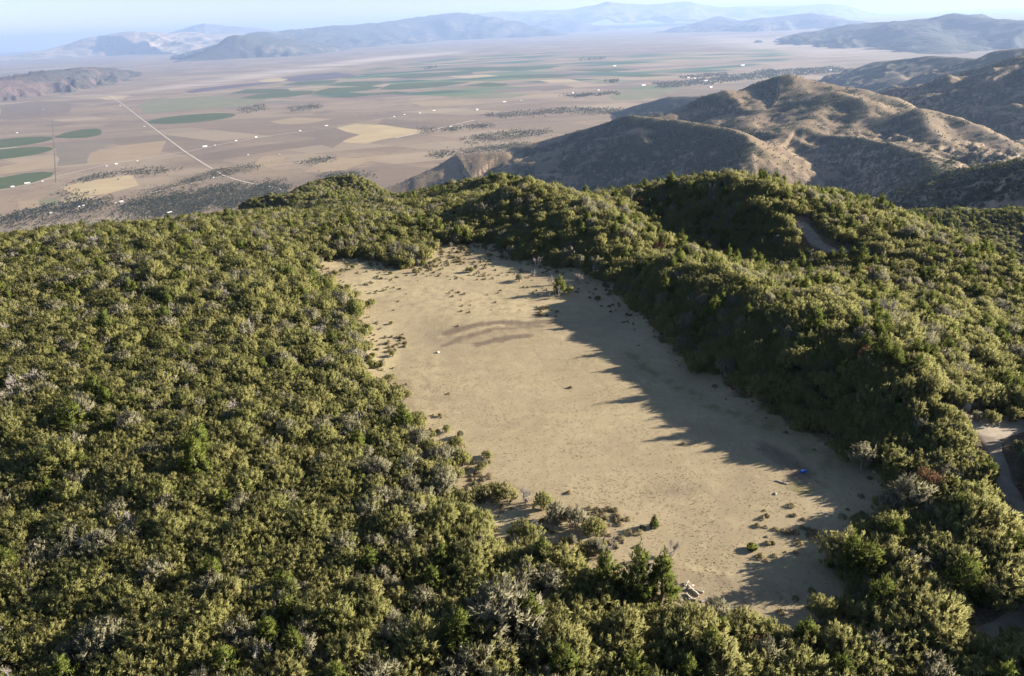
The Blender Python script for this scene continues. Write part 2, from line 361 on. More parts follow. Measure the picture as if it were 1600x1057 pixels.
def mat_foothill():
    t = NT('dry_grass_hillside')
    P = t.pos(); g = t.n('NewGeometry'); sep = t.n('SeparateXYZ'); t.t.links.new(g.outputs['True Normal'], sep.inputs[0])
    n1 = t.noise(.006, P, 5); n2 = t.noise(.05, P, 5); n3 = t.noise(.22, P, 3)
    col = t.mix(t.ramp(n1, .35, .65), (0.211, 0.155, 0.096), (0.163, 0.116, 0.076))
    col = t.mix(t.math('MULTIPLY', t.ramp(n2, .5, .7), .5), col, (0.267, 0.214, 0.136))
    col = t.mix(t.math('MULTIPLY', t.ramp(n3, .54, .62), .4), col, (0.065, 0.059, 0.030))
    scrub = t.mix(t.ramp(n3, .4, .6), (0.029, 0.035, 0.019), (0.065, 0.059, 0.035))  # scrub tone, darkened to deepen the shade on slopes away from the sun
    col = t.mix(t.math('MULTIPLY', t.attr('woods_shade'), .95), col, scrub)
    streak = t.noise(.03, t.pos((1, 1, .12)), 5, dist=1.5)
    rock = t.mix(t.ramp(streak, .35, .65), (0.172, 0.126, 0.100), (0.310, 0.231, 0.176))
    steep = t.ramp(t.math('ADD', sep.outputs[2], t.math('MULTIPLY', t.math('SUBTRACT', streak, .5), .35)), .85, .70)
    col = t.mix(t.math('MULTIPLY', steep, t.ramp(n2, .42, .56)), col, rock)
    t.bump(t.math('ADD', n2, n3), .55, 5.0)
    return t.done(col)
def mat_range(name, a, b, c, amount):
    t = NT(name)
    P = t.pos(); n1 = t.noise(.0007, P, 6, .6); n2 = t.noise(.004, P, 5, .6)
    col = t.mix(t.ramp(n2, .35, .65), a, b)
    col = t.mix(t.ramp(t.math('ADD', n1, t.math('MULTIPLY', t.math('SUBTRACT', n2, .5), .5)), .62 - amount*.3, .72 - amount*.3), col, c)
    t.bump(n2, 1.0, 60.0)
    return t.done(col)
FIELD_ROT = math.radians(-31.0)
def mat_valley():
    t = NT('valley_rangeland')
    P = t.pos((1, 1, 1), FIELD_ROT)
    n1 = t.noise(.00035, P, 5, .6); n2 = t.noise(.0022, P, 5, .6); n3 = t.noise(.02, P, 5)
    st = t.noise(.0009, t.pos((.35, 1.6, 1), FIELD_ROT), 5, .6, .6)
    col = t.mix(t.ramp(st, .35, .65), (0.254, 0.190, 0.127), (0.177, 0.130, 0.093))
    col = t.mix(t.ramp(n2, .48, .72), col, (0.155, 0.114, 0.086))
    col = t.mix(t.math('MULTIPLY', t.ramp(n1, .54, .68), .7), col, (0.318, 0.247, 0.173))
    col = t.mix(t.math('MULTIPLY', t.ramp(n3, .55, .68), .45), col, (0.106, 0.084, 0.064))
    def parcels(size, salt):
        v = t.pos((1/size, 1/(size*.5), 0), FIELD_ROT)
        f = t.n('VectorMath', _operation='FLOOR'); t.put(f.inputs[0], v)
        a = t.n('VectorMath', _operation='ADD'); t.put(a.inputs[0], f); a.inputs[1].default_value = (salt, salt*1.7, 0)
        w = t.n('TexWhiteNoise', _noise_dimensions='2D'); t.put(w.inputs['Vector'], a)
        return w.outputs['Value']
    w1 = parcels(800.0, 3.0); w2 = parcels(1600.0, 11.0)
    cr = t.n('ValToRGB'); t.put(cr.inputs[0], w1); e = cr.color_ramp; e.interpolation = 'CONSTANT'
    cols = [(.0, (0.249, 0.184, 0.127)), (.16, (0.050, 0.088, 0.049)), (.32, (0.204, 0.148, 0.113)), (.42, (0.113, 0.141, 0.064)), (.54, (0.287, 0.219, 0.141)), (.66, (0.057, 0.098, 0.057)), (.78, (0.174, 0.127, 0.106)), (.9, (0.227, 0.184, 0.106))]
    for i, (p, c) in enumerate(cols):
        el = e.elements[i] if i < 2 else e.elements.new(p)
        el.position = p; el.color = (*c, 1)
    w3 = parcels(620.0, 21.0); w4 = parcels(2100.0, 5.0)
    tint = t.math('MULTIPLY', t.math('SUBTRACT', w3, .5), t.ramp(w4, .2, .6))
    col = t.mix(t.math('MULTIPLY', t.ramp(tint, .08, .45), .55), col, (0.328, 0.258, 0.172))
    col = t.mix(t.math('MULTIPLY', t.ramp(tint, -.08, -.45), .6), col, (0.155, 0.116, 0.086))
    zone = t.math('MULTIPLY', t.attr('farmed'), t.ramp(w2, .12, .22))
    col = t.mix(t.ramp(zone, .3, .55), col, cr.outputs[0])
    col = t.mix(t.math('MULTIPLY', t.attr('playa'), t.ramp(st, .3, .6)), col, (0.416, 0.345, 0.289))
    t.bump(n3, .5, 3.0)
    return t.done(col)
def mat_plain(name, a, b=None, scale=1.0, rough=.9):
    t = NT(name); t.b.inputs['Roughness'].default_value = rough
    return t.done(t.mix(t.ramp(t.noise(scale), .35, .65), a, b or tuple(x*.75 for x in a)))
def mat_leaf(name, a, b, c, trans=.3):
    """foliage: two leaf tones by tree, a third by leaf; part of the light passes through"""
    t = NT(name)
    oi = t.n('ObjectInfo'); col = t.mix(oi.outputs['Random'], a, b)
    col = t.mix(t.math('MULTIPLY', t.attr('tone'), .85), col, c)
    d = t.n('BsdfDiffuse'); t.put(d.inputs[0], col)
    tr = t.n('BsdfTranslucent'); t.put(tr.inputs[0], t.mix(.5, col, tuple(min(x*1.3, 1) for x in c)))
    mx = t.n('MixShader'); mx.inputs[0].default_value = trans
    t.t.links.new(d.outputs[0], mx.inputs[1]); t.t.links.new(tr.outputs[0], mx.inputs[2])
    out = [n for n in t.t.nodes if n.type == 'OUTPUT_MATERIAL'][0]
    t.t.links.new(mx.outputs[0], out.inputs['Surface']); t.t.nodes.remove(t.b)
    return t.m
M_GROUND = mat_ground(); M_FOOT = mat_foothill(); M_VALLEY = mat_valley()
M_BARK = mat_plain('grey_brown_bark', (.13, .10, .075), (.20, .165, .13), 9.0)
M_DEADWOOD = mat_plain('weathered_grey_wood', (.36, .33, .30), (.25, .22, .20), 7.0)
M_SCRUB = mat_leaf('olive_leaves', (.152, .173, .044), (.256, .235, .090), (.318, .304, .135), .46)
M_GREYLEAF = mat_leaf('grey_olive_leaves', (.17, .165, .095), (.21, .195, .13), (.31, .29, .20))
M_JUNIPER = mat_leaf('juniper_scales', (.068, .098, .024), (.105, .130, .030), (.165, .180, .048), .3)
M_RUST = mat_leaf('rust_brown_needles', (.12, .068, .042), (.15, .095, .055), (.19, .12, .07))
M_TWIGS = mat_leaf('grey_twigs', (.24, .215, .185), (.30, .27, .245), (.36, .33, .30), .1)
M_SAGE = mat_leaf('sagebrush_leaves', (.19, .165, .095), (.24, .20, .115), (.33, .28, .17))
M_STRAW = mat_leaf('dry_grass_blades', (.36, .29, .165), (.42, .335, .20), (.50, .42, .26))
M_FARTREE = mat_leaf('far_juniper_foliage', (.034, .044, .019), (.05, .058, .026), (.075, .08, .038), .15)
# ------------------------------------------------------------------ the setting: ground, foothills, far ranges, valley floor
def set_attr(o, name, val):
    a = o.data.attributes.new(name, 'FLOAT', 'POINT'); a.data.foreach_set('value', np.asarray(val, np.float32).ravel())
def co_of(o):
    c = np.empty(len(o.data.vertices)*3, np.float32); o.data.vertices.foreach_get('co', c); return c.reshape(-1, 3).astype(float)
def structure(o, label=None):
    o['kind'] = 'structure'
    if label: o['label'] = label
    return o
def pxs(x, y, z):
    u, v, w = project(np.stack([x, y, z], -1)); return np.where(w > 1, u, -9999), np.where(w > 1, v, -9999)
lr = np.concatenate([np.linspace(math.log(5), math.log(38), 40)[:-1], np.linspace(math.log(38), math.log(270), 270)[:-1], np.linspace(math.log(270), math.log(3600), 160)])
ground = grid_mesh('ground', np.radians(np.linspace(-80, 80, 500)), lr, ground_height, M_GROUND)
structure(ground, 'dry tan meadow and the brown forest soil of the mesa around it')
g = co_of(ground)
wx = fbm(g[:, 0]/7, g[:, 1]/7, 3)*2.2; wy = fbm(g[:, 0]/7 + 50, g[:, 1]/7, 3)*2.2
sd = meadow_sd(g[:, 0] + wx, g[:, 1] + wy)
set_attr(ground, 'meadow', sstep(3.0, -2.0, sd) if False else 1 - sstep(-2.0, 4.0, sd))
def px_line(pts): return [at_z(u, v) for u, v in pts]
def band(pts, width, soft):
    d, _, _ = seg_dist(g[:, 0] + wx*.4, g[:, 1] + wy*.4, px_line(pts)); return 1 - sstep(width*.5 - soft, width*.5 + soft, d)
bare = np.maximum.reduce([
    band([(700, 522), (730, 511), (770, 506), (820, 502), (862, 501)], 2.6, 1.1), band([(690, 540), (720, 527), (760, 518), (810, 510), (850, 508)], 2.0, 1.0)*.85,
    band([(748, 538), (775, 532), (805, 527), (826, 524)], 2.6, .7), band([(672, 568), (668, 590), (672, 620)], 3.0, 2.5)*.4,
    band([(1195, 697), (1225, 712), (1250, 738)], 4.0, 1.4)*.8, band([(1020, 772), (1090, 764)], 4.0, 2.5)*.45, band([(1060, 905), (1180, 930), (1280, 935)], 4.5, 3.0)*.5,
    band([(700, 525), (790, 512), (868, 505)], 11, 6)*.42, band([(860, 810), (930, 840), (1000, 870)], 5.0, 4.0)*.3])
straw = np.maximum.reduce([
    band([(690, 527), (740, 516), (800, 508), (850, 505)], 1.0, .6), band([(680, 560), (664, 600), (670, 650), (700, 700)], 4.0, 3.5)*.55, band([(560, 440), (700, 470), (800, 480)], 14, 9)*.6,
    band([(775, 815), (770, 850)], 4.0, 2.0), band([(1050, 872), (1080, 885), (1140, 900)], .7, .5), band([(520, 415), (560, 412)], 5, 3)*.7])
green = np.maximum.reduce([band([(985, 555), (1060, 600), (1130, 640), (1200, 665)], 2.2, 1.6)*.8, band([(1255, 700), (1290, 715), (1275, 745)], 3.0, 2.2)*.7, band([(1245, 762), (1280, 755)], 2.5, 1.6)*.8])
set_attr(ground, 'bare', bare); set_attr(ground, 'straw', straw); set_attr(ground, 'green', green)

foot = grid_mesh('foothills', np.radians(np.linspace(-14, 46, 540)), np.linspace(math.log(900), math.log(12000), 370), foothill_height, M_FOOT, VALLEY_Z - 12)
structure(foot, 'dry foothills with a shaded canyon wall below the mesa')
_f = co_of(foot)
def foot_normal(x, y, e=12.0):
    zx = (foothill_height(x + e, y) - foothill_height(x - e, y))/(2*e); zy = (foothill_height(x, y + e) - foothill_height(x, y - e))/(2*e)
    n = np.stack([-zx, -zy, np.ones_like(zx)], -1); return n/np.linalg.norm(n, axis=-1, keepdims=True)
def woods_shade_density(x, y, z, nrm):
    lee = -(nrm[..., 0]*.85 + nrm[..., 1]*.5)          # slopes turned from the sun: more trees, and shade painted as darker colour
    q = lee*2.4 + fbm(x/220.0, y/220.0, 4)*.6 + fbm(x/1000.0, y/1000.0, 2)*.3 - .40 + .45*sstep(4200, 6000, np.hypot(x, y)) + .6*(1 - sstep(1900, 2500, np.hypot(x, y)))*sstep(.42, .5, np.arctan2(x, y))  # front right ridge darkened as well, so it reads as lying in shade
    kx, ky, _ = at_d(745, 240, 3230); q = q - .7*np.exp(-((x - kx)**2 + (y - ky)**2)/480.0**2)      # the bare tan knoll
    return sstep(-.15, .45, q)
set_attr(foot, 'woods_shade', woods_shade_density(_f[:, 0], _f[:, 1], _f[:, 2], foot_normal(_f[:, 0], _f[:, 1])))
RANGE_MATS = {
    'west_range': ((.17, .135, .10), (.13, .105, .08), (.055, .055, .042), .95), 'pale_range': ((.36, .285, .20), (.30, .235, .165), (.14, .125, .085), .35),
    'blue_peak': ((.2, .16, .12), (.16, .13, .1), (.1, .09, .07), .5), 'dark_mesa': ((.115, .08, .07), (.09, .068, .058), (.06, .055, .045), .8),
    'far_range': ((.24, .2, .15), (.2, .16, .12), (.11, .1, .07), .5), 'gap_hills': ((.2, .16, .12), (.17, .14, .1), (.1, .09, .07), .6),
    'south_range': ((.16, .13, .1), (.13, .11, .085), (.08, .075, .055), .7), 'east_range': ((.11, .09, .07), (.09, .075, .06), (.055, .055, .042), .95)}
RANGE_NAMES = {'west_range': ('mountain_range', 'long dark mountain range across the valley left of centre'), 'pale_range': ('mountain_range', 'pale mountain range rising behind the valley at far left'),
    'blue_peak': ('mountain', 'faint blue pointed mountain on the left skyline'), 'dark_mesa': ('mesa', 'low dark mesa at the left edge of the valley'),
    'far_range': ('mountain_range', 'palest and farthest mountain range on the centre skyline'), 'gap_hills': ('hills', 'small hazy hills at the far end of the valley'),
    'south_range': ('mountain_range', 'hazy blue mountain range with two peaks right of the valley end'), 'east_range': ('mountain_range', 'blue mountain range in the haze at upper right')}
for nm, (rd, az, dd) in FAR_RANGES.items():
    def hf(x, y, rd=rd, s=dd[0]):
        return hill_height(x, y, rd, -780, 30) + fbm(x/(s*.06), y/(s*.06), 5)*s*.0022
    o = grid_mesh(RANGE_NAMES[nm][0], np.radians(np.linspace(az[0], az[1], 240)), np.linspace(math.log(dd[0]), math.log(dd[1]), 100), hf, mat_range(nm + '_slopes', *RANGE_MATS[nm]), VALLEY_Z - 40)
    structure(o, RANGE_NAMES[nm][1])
valley = grid_mesh('valley_floor', np.radians(np.linspace(-85, 85, 240)), np.linspace(math.log(1400), math.log(94000), 220), lambda x, y: x*0 + VALLEY_Z, M_VALLEY)
structure(valley, 'broad flat farming valley below the mesa')
g2 = co_of(valley); pu, pv = pxs(g2[:, 0], g2[:, 1], g2[:, 2])
vx, vy = g2[:, 0], g2[:, 1]
def vpoly(pts): return [at_z(u, v, VALLEY_Z) for u, v in pts]
def soft_poly(pts, soft):
    P = vpoly(pts); d, _, _ = seg_dist(vx, vy, P + [P[0]]); d = np.where(inside(vx, vy, P), -d, d); return 1 - sstep(-soft, soft, d)
set_attr(valley, 'farmed', soft_poly([(470, 142), (560, 112), (700, 92), (850, 82), (1010, 84), (1200, 78), (1260, 88), (1150, 106), (1010, 150), (820, 152), (640, 150), (540, 156)], 700))
set_attr(valley, 'playa', np.maximum(soft_poly([(190, 146), (330, 126), (470, 104), (600, 88), (720, 80), (720, 84), (600, 95), (480, 113), (330, 134)], 500), soft_poly([(1100, 58), (1250, 62), (1400, 92), (1250, 84), (1120, 68)], 900)*.7))
# ------------------------------------------------------------------ plant models (one mesh per part; alike plants share them)
class MB:
    def __init__(s): s.v = []; s.f = []; s.tone = []; s.nrm = {}
    def tri(s, a, b, c, tone=0.0, nrm=None):
        k = len(s.v)
        if nrm is not None:      # the side that faces out of the crown is the front
            g = np.cross(np.subtract(b, a), np.subtract(c, a))
            if np.dot(g, nrm) < 0: a, b = b, a
            s.nrm[k] = s.nrm[k + 1] = s.nrm[k + 2] = nrm
        s.v += [a, b, c]; s.f.append((k, k + 1, k + 2)); s.tone += [tone]*3
    def tube(s, pts, rads, sides=5):
        k0 = len(s.v); pts = [np.asarray(p, float) for p in pts]
        for i, p in enumerate(pts):
            d = pts[min(i + 1, len(pts) - 1)] - pts[max(i - 1, 0)]; d = d/(np.linalg.norm(d) + 1e-9)
            a = np.cross(d, (0.3, 0.9, 0.2)); a /= np.linalg.norm(a) + 1e-9; b = np.cross(d, a)
            for j in range(sides):
                t = 2*math.pi*j/sides
                s.v.append(tuple(p + rads[i]*(math.cos(t)*a + math.sin(t)*b))); s.tone.append(0.0)
        for i in range(len(pts) - 1):
            for j in range(sides):
                a = k0 + i*sides + j; b = k0 + i*sides + (j + 1) % sides; c = b + sides; d = a + sides
                s.f += [(a, b, c), (a, c, d)]
        e = k0 + (len(pts) - 1)*sides
        for j in range(1, sides - 1): s.f.append((e, e + j, e + j + 1))
    def mesh(s, name, mat):
        me = bpy.data.meshes.new(name)
        co = np.array(s.v, np.float32); f = np.array(s.f, np.int32)
        me.vertices.add(len(co)); me.vertices.foreach_set('co', co.ravel())
        me.loops.add(f.size); me.loops.foreach_set('vertex_index', f.ravel())
        me.polygons.add(len(f)); me.polygons.foreach_set('loop_start', np.arange(0, f.size, 3, dtype=np.int32))
        me.update(calc_edges=True)
        a = me.attributes.new('tone', 'FLOAT', 'POINT'); a.data.foreach_set('value', np.array(s.tone, np.float32))
        if len(s.nrm) == len(co):
            me.shade_smooth(); me.normals_split_custom_set_from_vertices([tuple(s.nrm[i]) for i in range(len(co))])
        me.materials.append(mat); return me
def unit(v): return v/(np.linalg.norm(v) + 1e-9)
def blades(mb, r, c, axis, n, ln, wd, spread, tip=0.5, out=None):
    """one leafy branch end: n narrow leaf sprays fanning out round an axis"""
    ax = r.normal(0, spread, (n, 3)) + axis; ax /= np.linalg.norm(ax, axis=1, keepdims=True)
    st = c + r.normal(0, ln*.26, (n, 3)) + axis*(r.uniform(-.9, 1.25, n)*ln)[:, None]; L = ln*r.uniform(.6, 1.25, n)
    sd = np.cross(ax, r.normal(0, 1, (n, 3))); sd /= np.linalg.norm(sd, axis=1, keepdims=True) + 1e-9
    w = wd*r.uniform(.6, 1.3, n)
    A = st + sd*w[:, None]*.5; B = st - sd*w[:, None]*.5; T = st + ax*L[:, None]
    to = np.clip(r.normal(tip, .28, n), 0, 1)
    N = ax*.75 + r.normal(0, .22, (n, 3)) + (axis if out is None else out)*.8
    N /= np.linalg.norm(N, axis=1, keepdims=True)
    for i in range(n): mb.tri(tuple(A[i]), tuple(B[i]), tuple(T[i]), to[i], tuple(N[i]))
def scrub_tree(seed, R=1.9, Ht=3.5, tufts=104, per=39, bl=.28, bw=.112, gap=.28):
    """a dome of upright leafy branch ends on several stems"""
    r = np.random.default_rng(seed); mb = MB(); tr = MB()
    lob = [(r.uniform(0, 2*math.pi), r.uniform(.25, .62)*R, r.uniform(.45, .75)*R, r.uniform(.62, 1.0)) for _ in range(r.integers(4, 7))]
    lob.append((0, 0, .75*R, 1.0))
    cs = []
    while len(cs) < tufts:
        a, d, q, h = lob[r.integers(len(lob))]
        th = r.uniform(0, 2*math.pi); ph = math.acos(r.uniform(-.2, 1)); k = r.uniform(.8, 1.0) if r.random() > .15 else r.uniform(.3, .7)
        o = np.array([math.cos(a)*d, math.sin(a)*d, Ht*h - q*.9])
        n = np.array([math.sin(ph)*math.cos(th), math.sin(ph)*math.sin(th), math.cos(ph)])
        p = o + n*q*k*np.array([1, 1, .9])
        if p[2] < .25*Ht: continue
        if any(np.linalg.norm(p - c0) < gap for c0, _, _ in cs) and r.random() < .8: continue
        cs.append((p, unit(n*.55 + np.array([0, 0, .9]) + r.normal(0, .2, 3)), unit(n + p/np.array([R, R, Ht])*.5 + r.normal(0, .25, 3))))
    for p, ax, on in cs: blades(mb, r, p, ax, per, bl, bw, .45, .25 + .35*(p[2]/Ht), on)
    for a, d, q, h in lob:
        b0 = np.array([math.cos(a)*.12, math.sin(a)*.12, -.3]); e = np.array([math.cos(a)*d*1.1, math.sin(a)*d*1.1, Ht*h*.82])
        m = (b0 + e)*.5 + r.normal(0, .12, 3); tr.tube([b0, m, e], [.11, .075, .025], 5)
    return mb, tr
def juniper_tree(seed, R=1.5, Ht=5.2, tufts=124, per=32, round_=0.0):
    """a pointed evergreen cone of upswept sprays, ragged in outline"""
    r = np.random.default_rng(seed); mb = MB(); tr = MB()
    lean = r.normal(0, .18, 2); lump = r.uniform(0, 6.28, 3)
    for i in range(tufts):
        t = 1 - (1 - (i + r.random())/tufts)**.62; z = Ht*(.03 + .93*t)
        prof = (1 - t)**(.75 - .3*round_)*(.82 + .18*min(t*4, 1))
        th = r.uniform(0, 2*math.pi)
        rr = R*prof*(1 + .22*math.sin(3*th + lump[0] + 4*t) + .12*math.sin(5*th + lump[1] - 7*t))*(r.uniform(.72, 1.05) if r.random() > .22 else r.uniform(.2, .7))
        p = np.array([math.cos(th)*rr + lean[0]*t, math.sin(th)*rr + lean[1]*t, z])
        ax = unit(np.array([math.cos(th)*.75, math.sin(th)*.75, .9]))
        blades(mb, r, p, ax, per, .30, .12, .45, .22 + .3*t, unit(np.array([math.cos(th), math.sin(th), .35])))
    blades(mb, r, np.array([lean[0], lean[1], Ht*.95]), np.array([0, 0, 1.]), 20, .5, .12, .25, .6)
    tr.tube([(0, 0, -.3), (lean[0]*.3, lean[1]*.3, Ht*.4), (lean[0], lean[1], Ht*.9)], [.16, .10, .02], 6)
    return mb, tr
def dead_tree(seed, R=1.6, Ht=3.0, twigs=520, leafy=0):
    """a bare grey shrub tree: forked stems, then fine twigs"""
    r = np.random.default_rng(seed); tr = MB(); tw = MB(); ends = []
    for i in range(r.integers(5, 8)):
        a = r.uniform(0, 6.28); d = r.uniform(.3, .9)*R; e = np.array([math.cos(a)*d, math.sin(a)*d, Ht*r.uniform(.6, .95)])
        b0 = np.array([math.cos(a)*.1, math.sin(a)*.1, -.3]); m = (b0 + e)*.5 + r.normal(0, .2, 3)
        tr.tube([b0, m, e], [.085, .055, .018], 5); ends.append((m, e))
        for k in range(3):
            s0 = m + (e - m)*r.uniform(0, .7); e2 = s0 + unit(e - b0 + r.normal(0, .9, 3))*r.uniform(.5, 1.1)
            tr.tube([s0, (s0 + e2)*.5 + r.normal(0, .06, 3), e2], [.035, .024, .010], 4); ends.append((s0, e2))
    for i in range(twigs):
        s0, e = ends[r.integers(len(ends))]; p = s0 + (e - s0)*r.uniform(.25, 1.0); ax = unit(unit(e - s0)*.8 + r.normal(0, .6, 3) + np.array([0, 0, .25]))
        L = r.uniform(.3, .75); sd = unit(np.cross(ax, r.normal(0, 1, 3)))*r.uniform(.024, .045)
        tw.tri(tuple(p + sd), tuple(p - sd), tuple(p + ax*L), r.random())
    return tw, tr
def sage_bush(seed, R=.45, Ht=.5, n=150):
    r = np.random.default_rng(seed); mb = MB(); tr = MB()
    for i in range(n):
        th = r.uniform(0, 6.28); ph = math.acos(r.uniform(0, 1)); n0 = np.array([math.sin(ph)*math.cos(th), math.sin(ph)*math.sin(th), math.cos(ph)])
        p = n0*np.array([R, R, Ht])*r.uniform(.5, .95); sd = unit(np.cross(n0, r.normal(0, 1, 3)))*.05
        mb.tri(tuple(p + sd), tuple(p - sd), tuple(p + unit(n0 + np.array([0, 0, .6]))*.22), r.random(), tuple(unit(n0 + r.normal(0, .25, 3))))
    for i in range(4):
        a = i*1.6; tr.tube([(0, 0, -.1), (math.cos(a)*R*.6, math.sin(a)*R*.6, Ht*.6)], [.03, .008], 4)
    return mb, tr
def grass_tuft(seed, R=.16, Ht=.28, n=22):
    r = np.random.default_rng(seed); mb = MB()
    for i in range(n):
        a = r.uniform(0, 6.28); d = r.uniform(0, R); p = np.array([math.cos(a)*d, math.sin(a)*d, -.02]); ax = unit(np.array([math.cos(a)*.6, math.sin(a)*.6, 1.1]) + r.normal(0, .25, 3))
        sd = unit(np.cross(ax, r.normal(0, 1, 3)))*.022; mb.tri(tuple(p + sd), tuple(p - sd), tuple(p + ax*Ht*r.uniform(.5, 1.2)), r.random())
    return mb
SCRUB = []; GREY = []; JUN = []; DEAD = []; SAGE = []; TUFT = []
for k in range(7):
    R_, H_ = 1.8 + .16*(k % 3), 2.25 + .2*(k % 4)
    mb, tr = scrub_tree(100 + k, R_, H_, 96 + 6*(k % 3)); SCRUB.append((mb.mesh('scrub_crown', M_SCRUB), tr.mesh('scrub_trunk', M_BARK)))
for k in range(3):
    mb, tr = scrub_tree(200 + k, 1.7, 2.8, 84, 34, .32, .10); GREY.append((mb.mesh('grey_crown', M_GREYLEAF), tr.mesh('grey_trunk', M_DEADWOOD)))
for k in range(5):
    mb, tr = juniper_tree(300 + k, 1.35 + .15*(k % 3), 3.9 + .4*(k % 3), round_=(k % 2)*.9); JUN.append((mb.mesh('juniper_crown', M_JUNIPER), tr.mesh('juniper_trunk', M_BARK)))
for k in range(4):
    mb, tr = dead_tree(400 + k, 1.5 + .1*k, 2.7 + .2*k); DEAD.append((mb.mesh('dead_twigs', M_TWIGS), tr.mesh('dead_limbs', M_DEADWOOD)))
_rust = []
for k in range(2):
    mb, tr = scrub_tree(500 + k, 1.5, 3.0, 50, 26); _rust.append((mb.mesh('rust_crown', M_RUST), tr.mesh('rust_trunk', M_BARK)))
for k in range(4):
    mb, tr = sage_bush(600 + k, .42 + .06*k, .42 + .05*k); SAGE.append((mb.mesh('sage_leaves', M_SAGE), tr.mesh('sage_stems', M_BARK)))
for k in range(3): TUFT.append(grass_tuft(700 + k).mesh('grass_blades', M_STRAW))
def joined(name, crown, trunk):
    """crown and trunk in one source mesh, for the masses beyond the separately built trees"""
    n1, n2 = len(crown.vertices), len(trunk.vertices)
    def arr(me, n):
        c = np.empty(n*3, np.float32); me.vertices.foreach_get('co', c)
        i = np.empty(len(me.loops), np.int32); me.loops.foreach_get('vertex_index', i)
        t = np.empty(n, np.float32); me.attributes['tone'].data.foreach_get('value', t)
        return c.reshape(-1, 3), i.reshape(-1, 3), t
    c1, f1, t1 = arr(crown, n1); c2, f2, t2 = arr(trunk, n2)
    me = bpy.data.meshes.new(name); co = np.concatenate([c1, c2]); f = np.concatenate([f1, f2 + n1]).astype(np.int32)
    me.vertices.add(len(co)); me.vertices.foreach_set('co', co.ravel()); me.loops.add(f.size); me.loops.foreach_set('vertex_index', f.ravel())
    me.polygons.add(len(f)); me.polygons.foreach_set('loop_start', np.arange(0, f.size, 3, dtype=np.int32))
    me.update(calc_edges=True)
    a = me.attributes.new('tone', 'FLOAT', 'POINT'); a.data.foreach_set('value', np.concatenate([t1, t2]))
    me.materials.append(crown.materials[0]); me.materials.append(trunk.materials[0])
    me.polygons.foreach_set('material_index', np.concatenate([np.zeros(len(f1)), np.ones(len(f2))]).astype(np.int32))
    if crown.has_custom_normals:
        nn = np.empty(len(crown.loops)*3, np.float32); crown.corner_normals.foreach_get('vector', nn)
        n2v = np.empty(n2*3, np.float32); trunk.vertices.foreach_get('normal', n2v)
        vn = np.zeros((n1 + n2, 3), np.float32); vn[f1.ravel()] = nn.reshape(-1, 3); vn[n1:] = n2v.reshape(-1, 3)
        me.shade_smooth(); me.normals_split_custom_set_from_vertices(vn.tolist())
    return me
def low_blob(seed, mat, R=1.0, H=1.6, n=34, cone=False):
    r = np.random.default_rng(seed); mb = MB()
    for i in range(n):
        t = (i + .5)/n; th = i*2.4; pr = (1 - t)**.6 if cone else math.sqrt(max(1 - (2*t - 1)**2*.9, .05))
        p = np.array([math.cos(th)*R*pr*.55, math.sin(th)*R*pr*.55, H*(.08 + .8*t)]); ax = unit(np.array([math.cos(th), math.sin(th), .7]))
        sd = unit(np.cross(ax, r.normal(0, 1, 3)))*R*.34
        mb.tri(tuple(p + sd), tuple(p - sd), tuple(p + ax*R*.6), r.random(), tuple(ax))
    return mb.mesh('far_tree', mat)
def scatter_mass(name, sources, P, rotz, scale, idx, label):
    """many plants too far or too many to be built one by one: points that carry instances"""
    src = bpy.data.collections.new(name + '_sources')
    for i, me in enumerate(sources):
        o = bpy.data.objects.new('%s_source_%02d' % (name, i), me); src.objects.link(o)
    me = bpy.data.meshes.new(name); P = np.asarray(P, np.float32)
    me.vertices.add(len(P)); me.vertices.foreach_set('co', P.ravel())
    for nm, typ, val in (('rz', 'FLOAT', rotz), ('sc', 'FLOAT', scale), ('ix', 'INT', idx)):
        a = me.attributes.new(nm, typ, 'POINT'); a.data.foreach_set('value', np.asarray(val, np.int32 if typ == 'INT' else np.float32))
    o = bpy.data.objects.new(name, me); C.objects.link(o); o['kind'] = 'stuff'; o['label'] = label
    ng = bpy.data.node_groups.new(name + '_nodes', 'GeometryNodeTree')
    ng.interface.new_socket('Geometry', in_out='INPUT', socket_type='NodeSocketGeometry'); ng.interface.new_socket('Geometry', in_out='OUTPUT', socket_type='NodeSocketGeometry')
    N = ng.nodes; L = ng.links
    gi = N.new('NodeGroupInput'); go = N.new('NodeGroupOutput'); ip = N.new('GeometryNodeInstanceOnPoints')
    ci = N.new('GeometryNodeCollectionInfo'); ci.inputs['Collection'].default_value = src; ci.inputs['Separate Children'].default_value = True; ci.inputs['Reset Children'].default_value = True
    def na(nm, typ):
        a = N.new('GeometryNodeInputNamedAttribute'); a.data_type = typ; a.inputs['Name'].default_value = nm; return a.outputs['Attribute']
    cx = N.new('ShaderNodeCombineXYZ'); L.new(na('rz', 'FLOAT'), cx.inputs['Z'])
    L.new(gi.outputs[0], ip.inputs['Points']); L.new(ci.outputs[0], ip.inputs['Instance']); ip.inputs['Pick Instance'].default_value = True
    L.new(na('ix', 'INT'), ip.inputs['Instance Index']); L.new(cx.outputs[0], ip.inputs['Rotation']); L.new(na('sc', 'FLOAT'), ip.inputs['Scale'])
    L.new(ip.outputs[0], go.inputs[0])
    md = o.modifiers.new('scatter', 'NODES'); md.node_group = ng
    return o
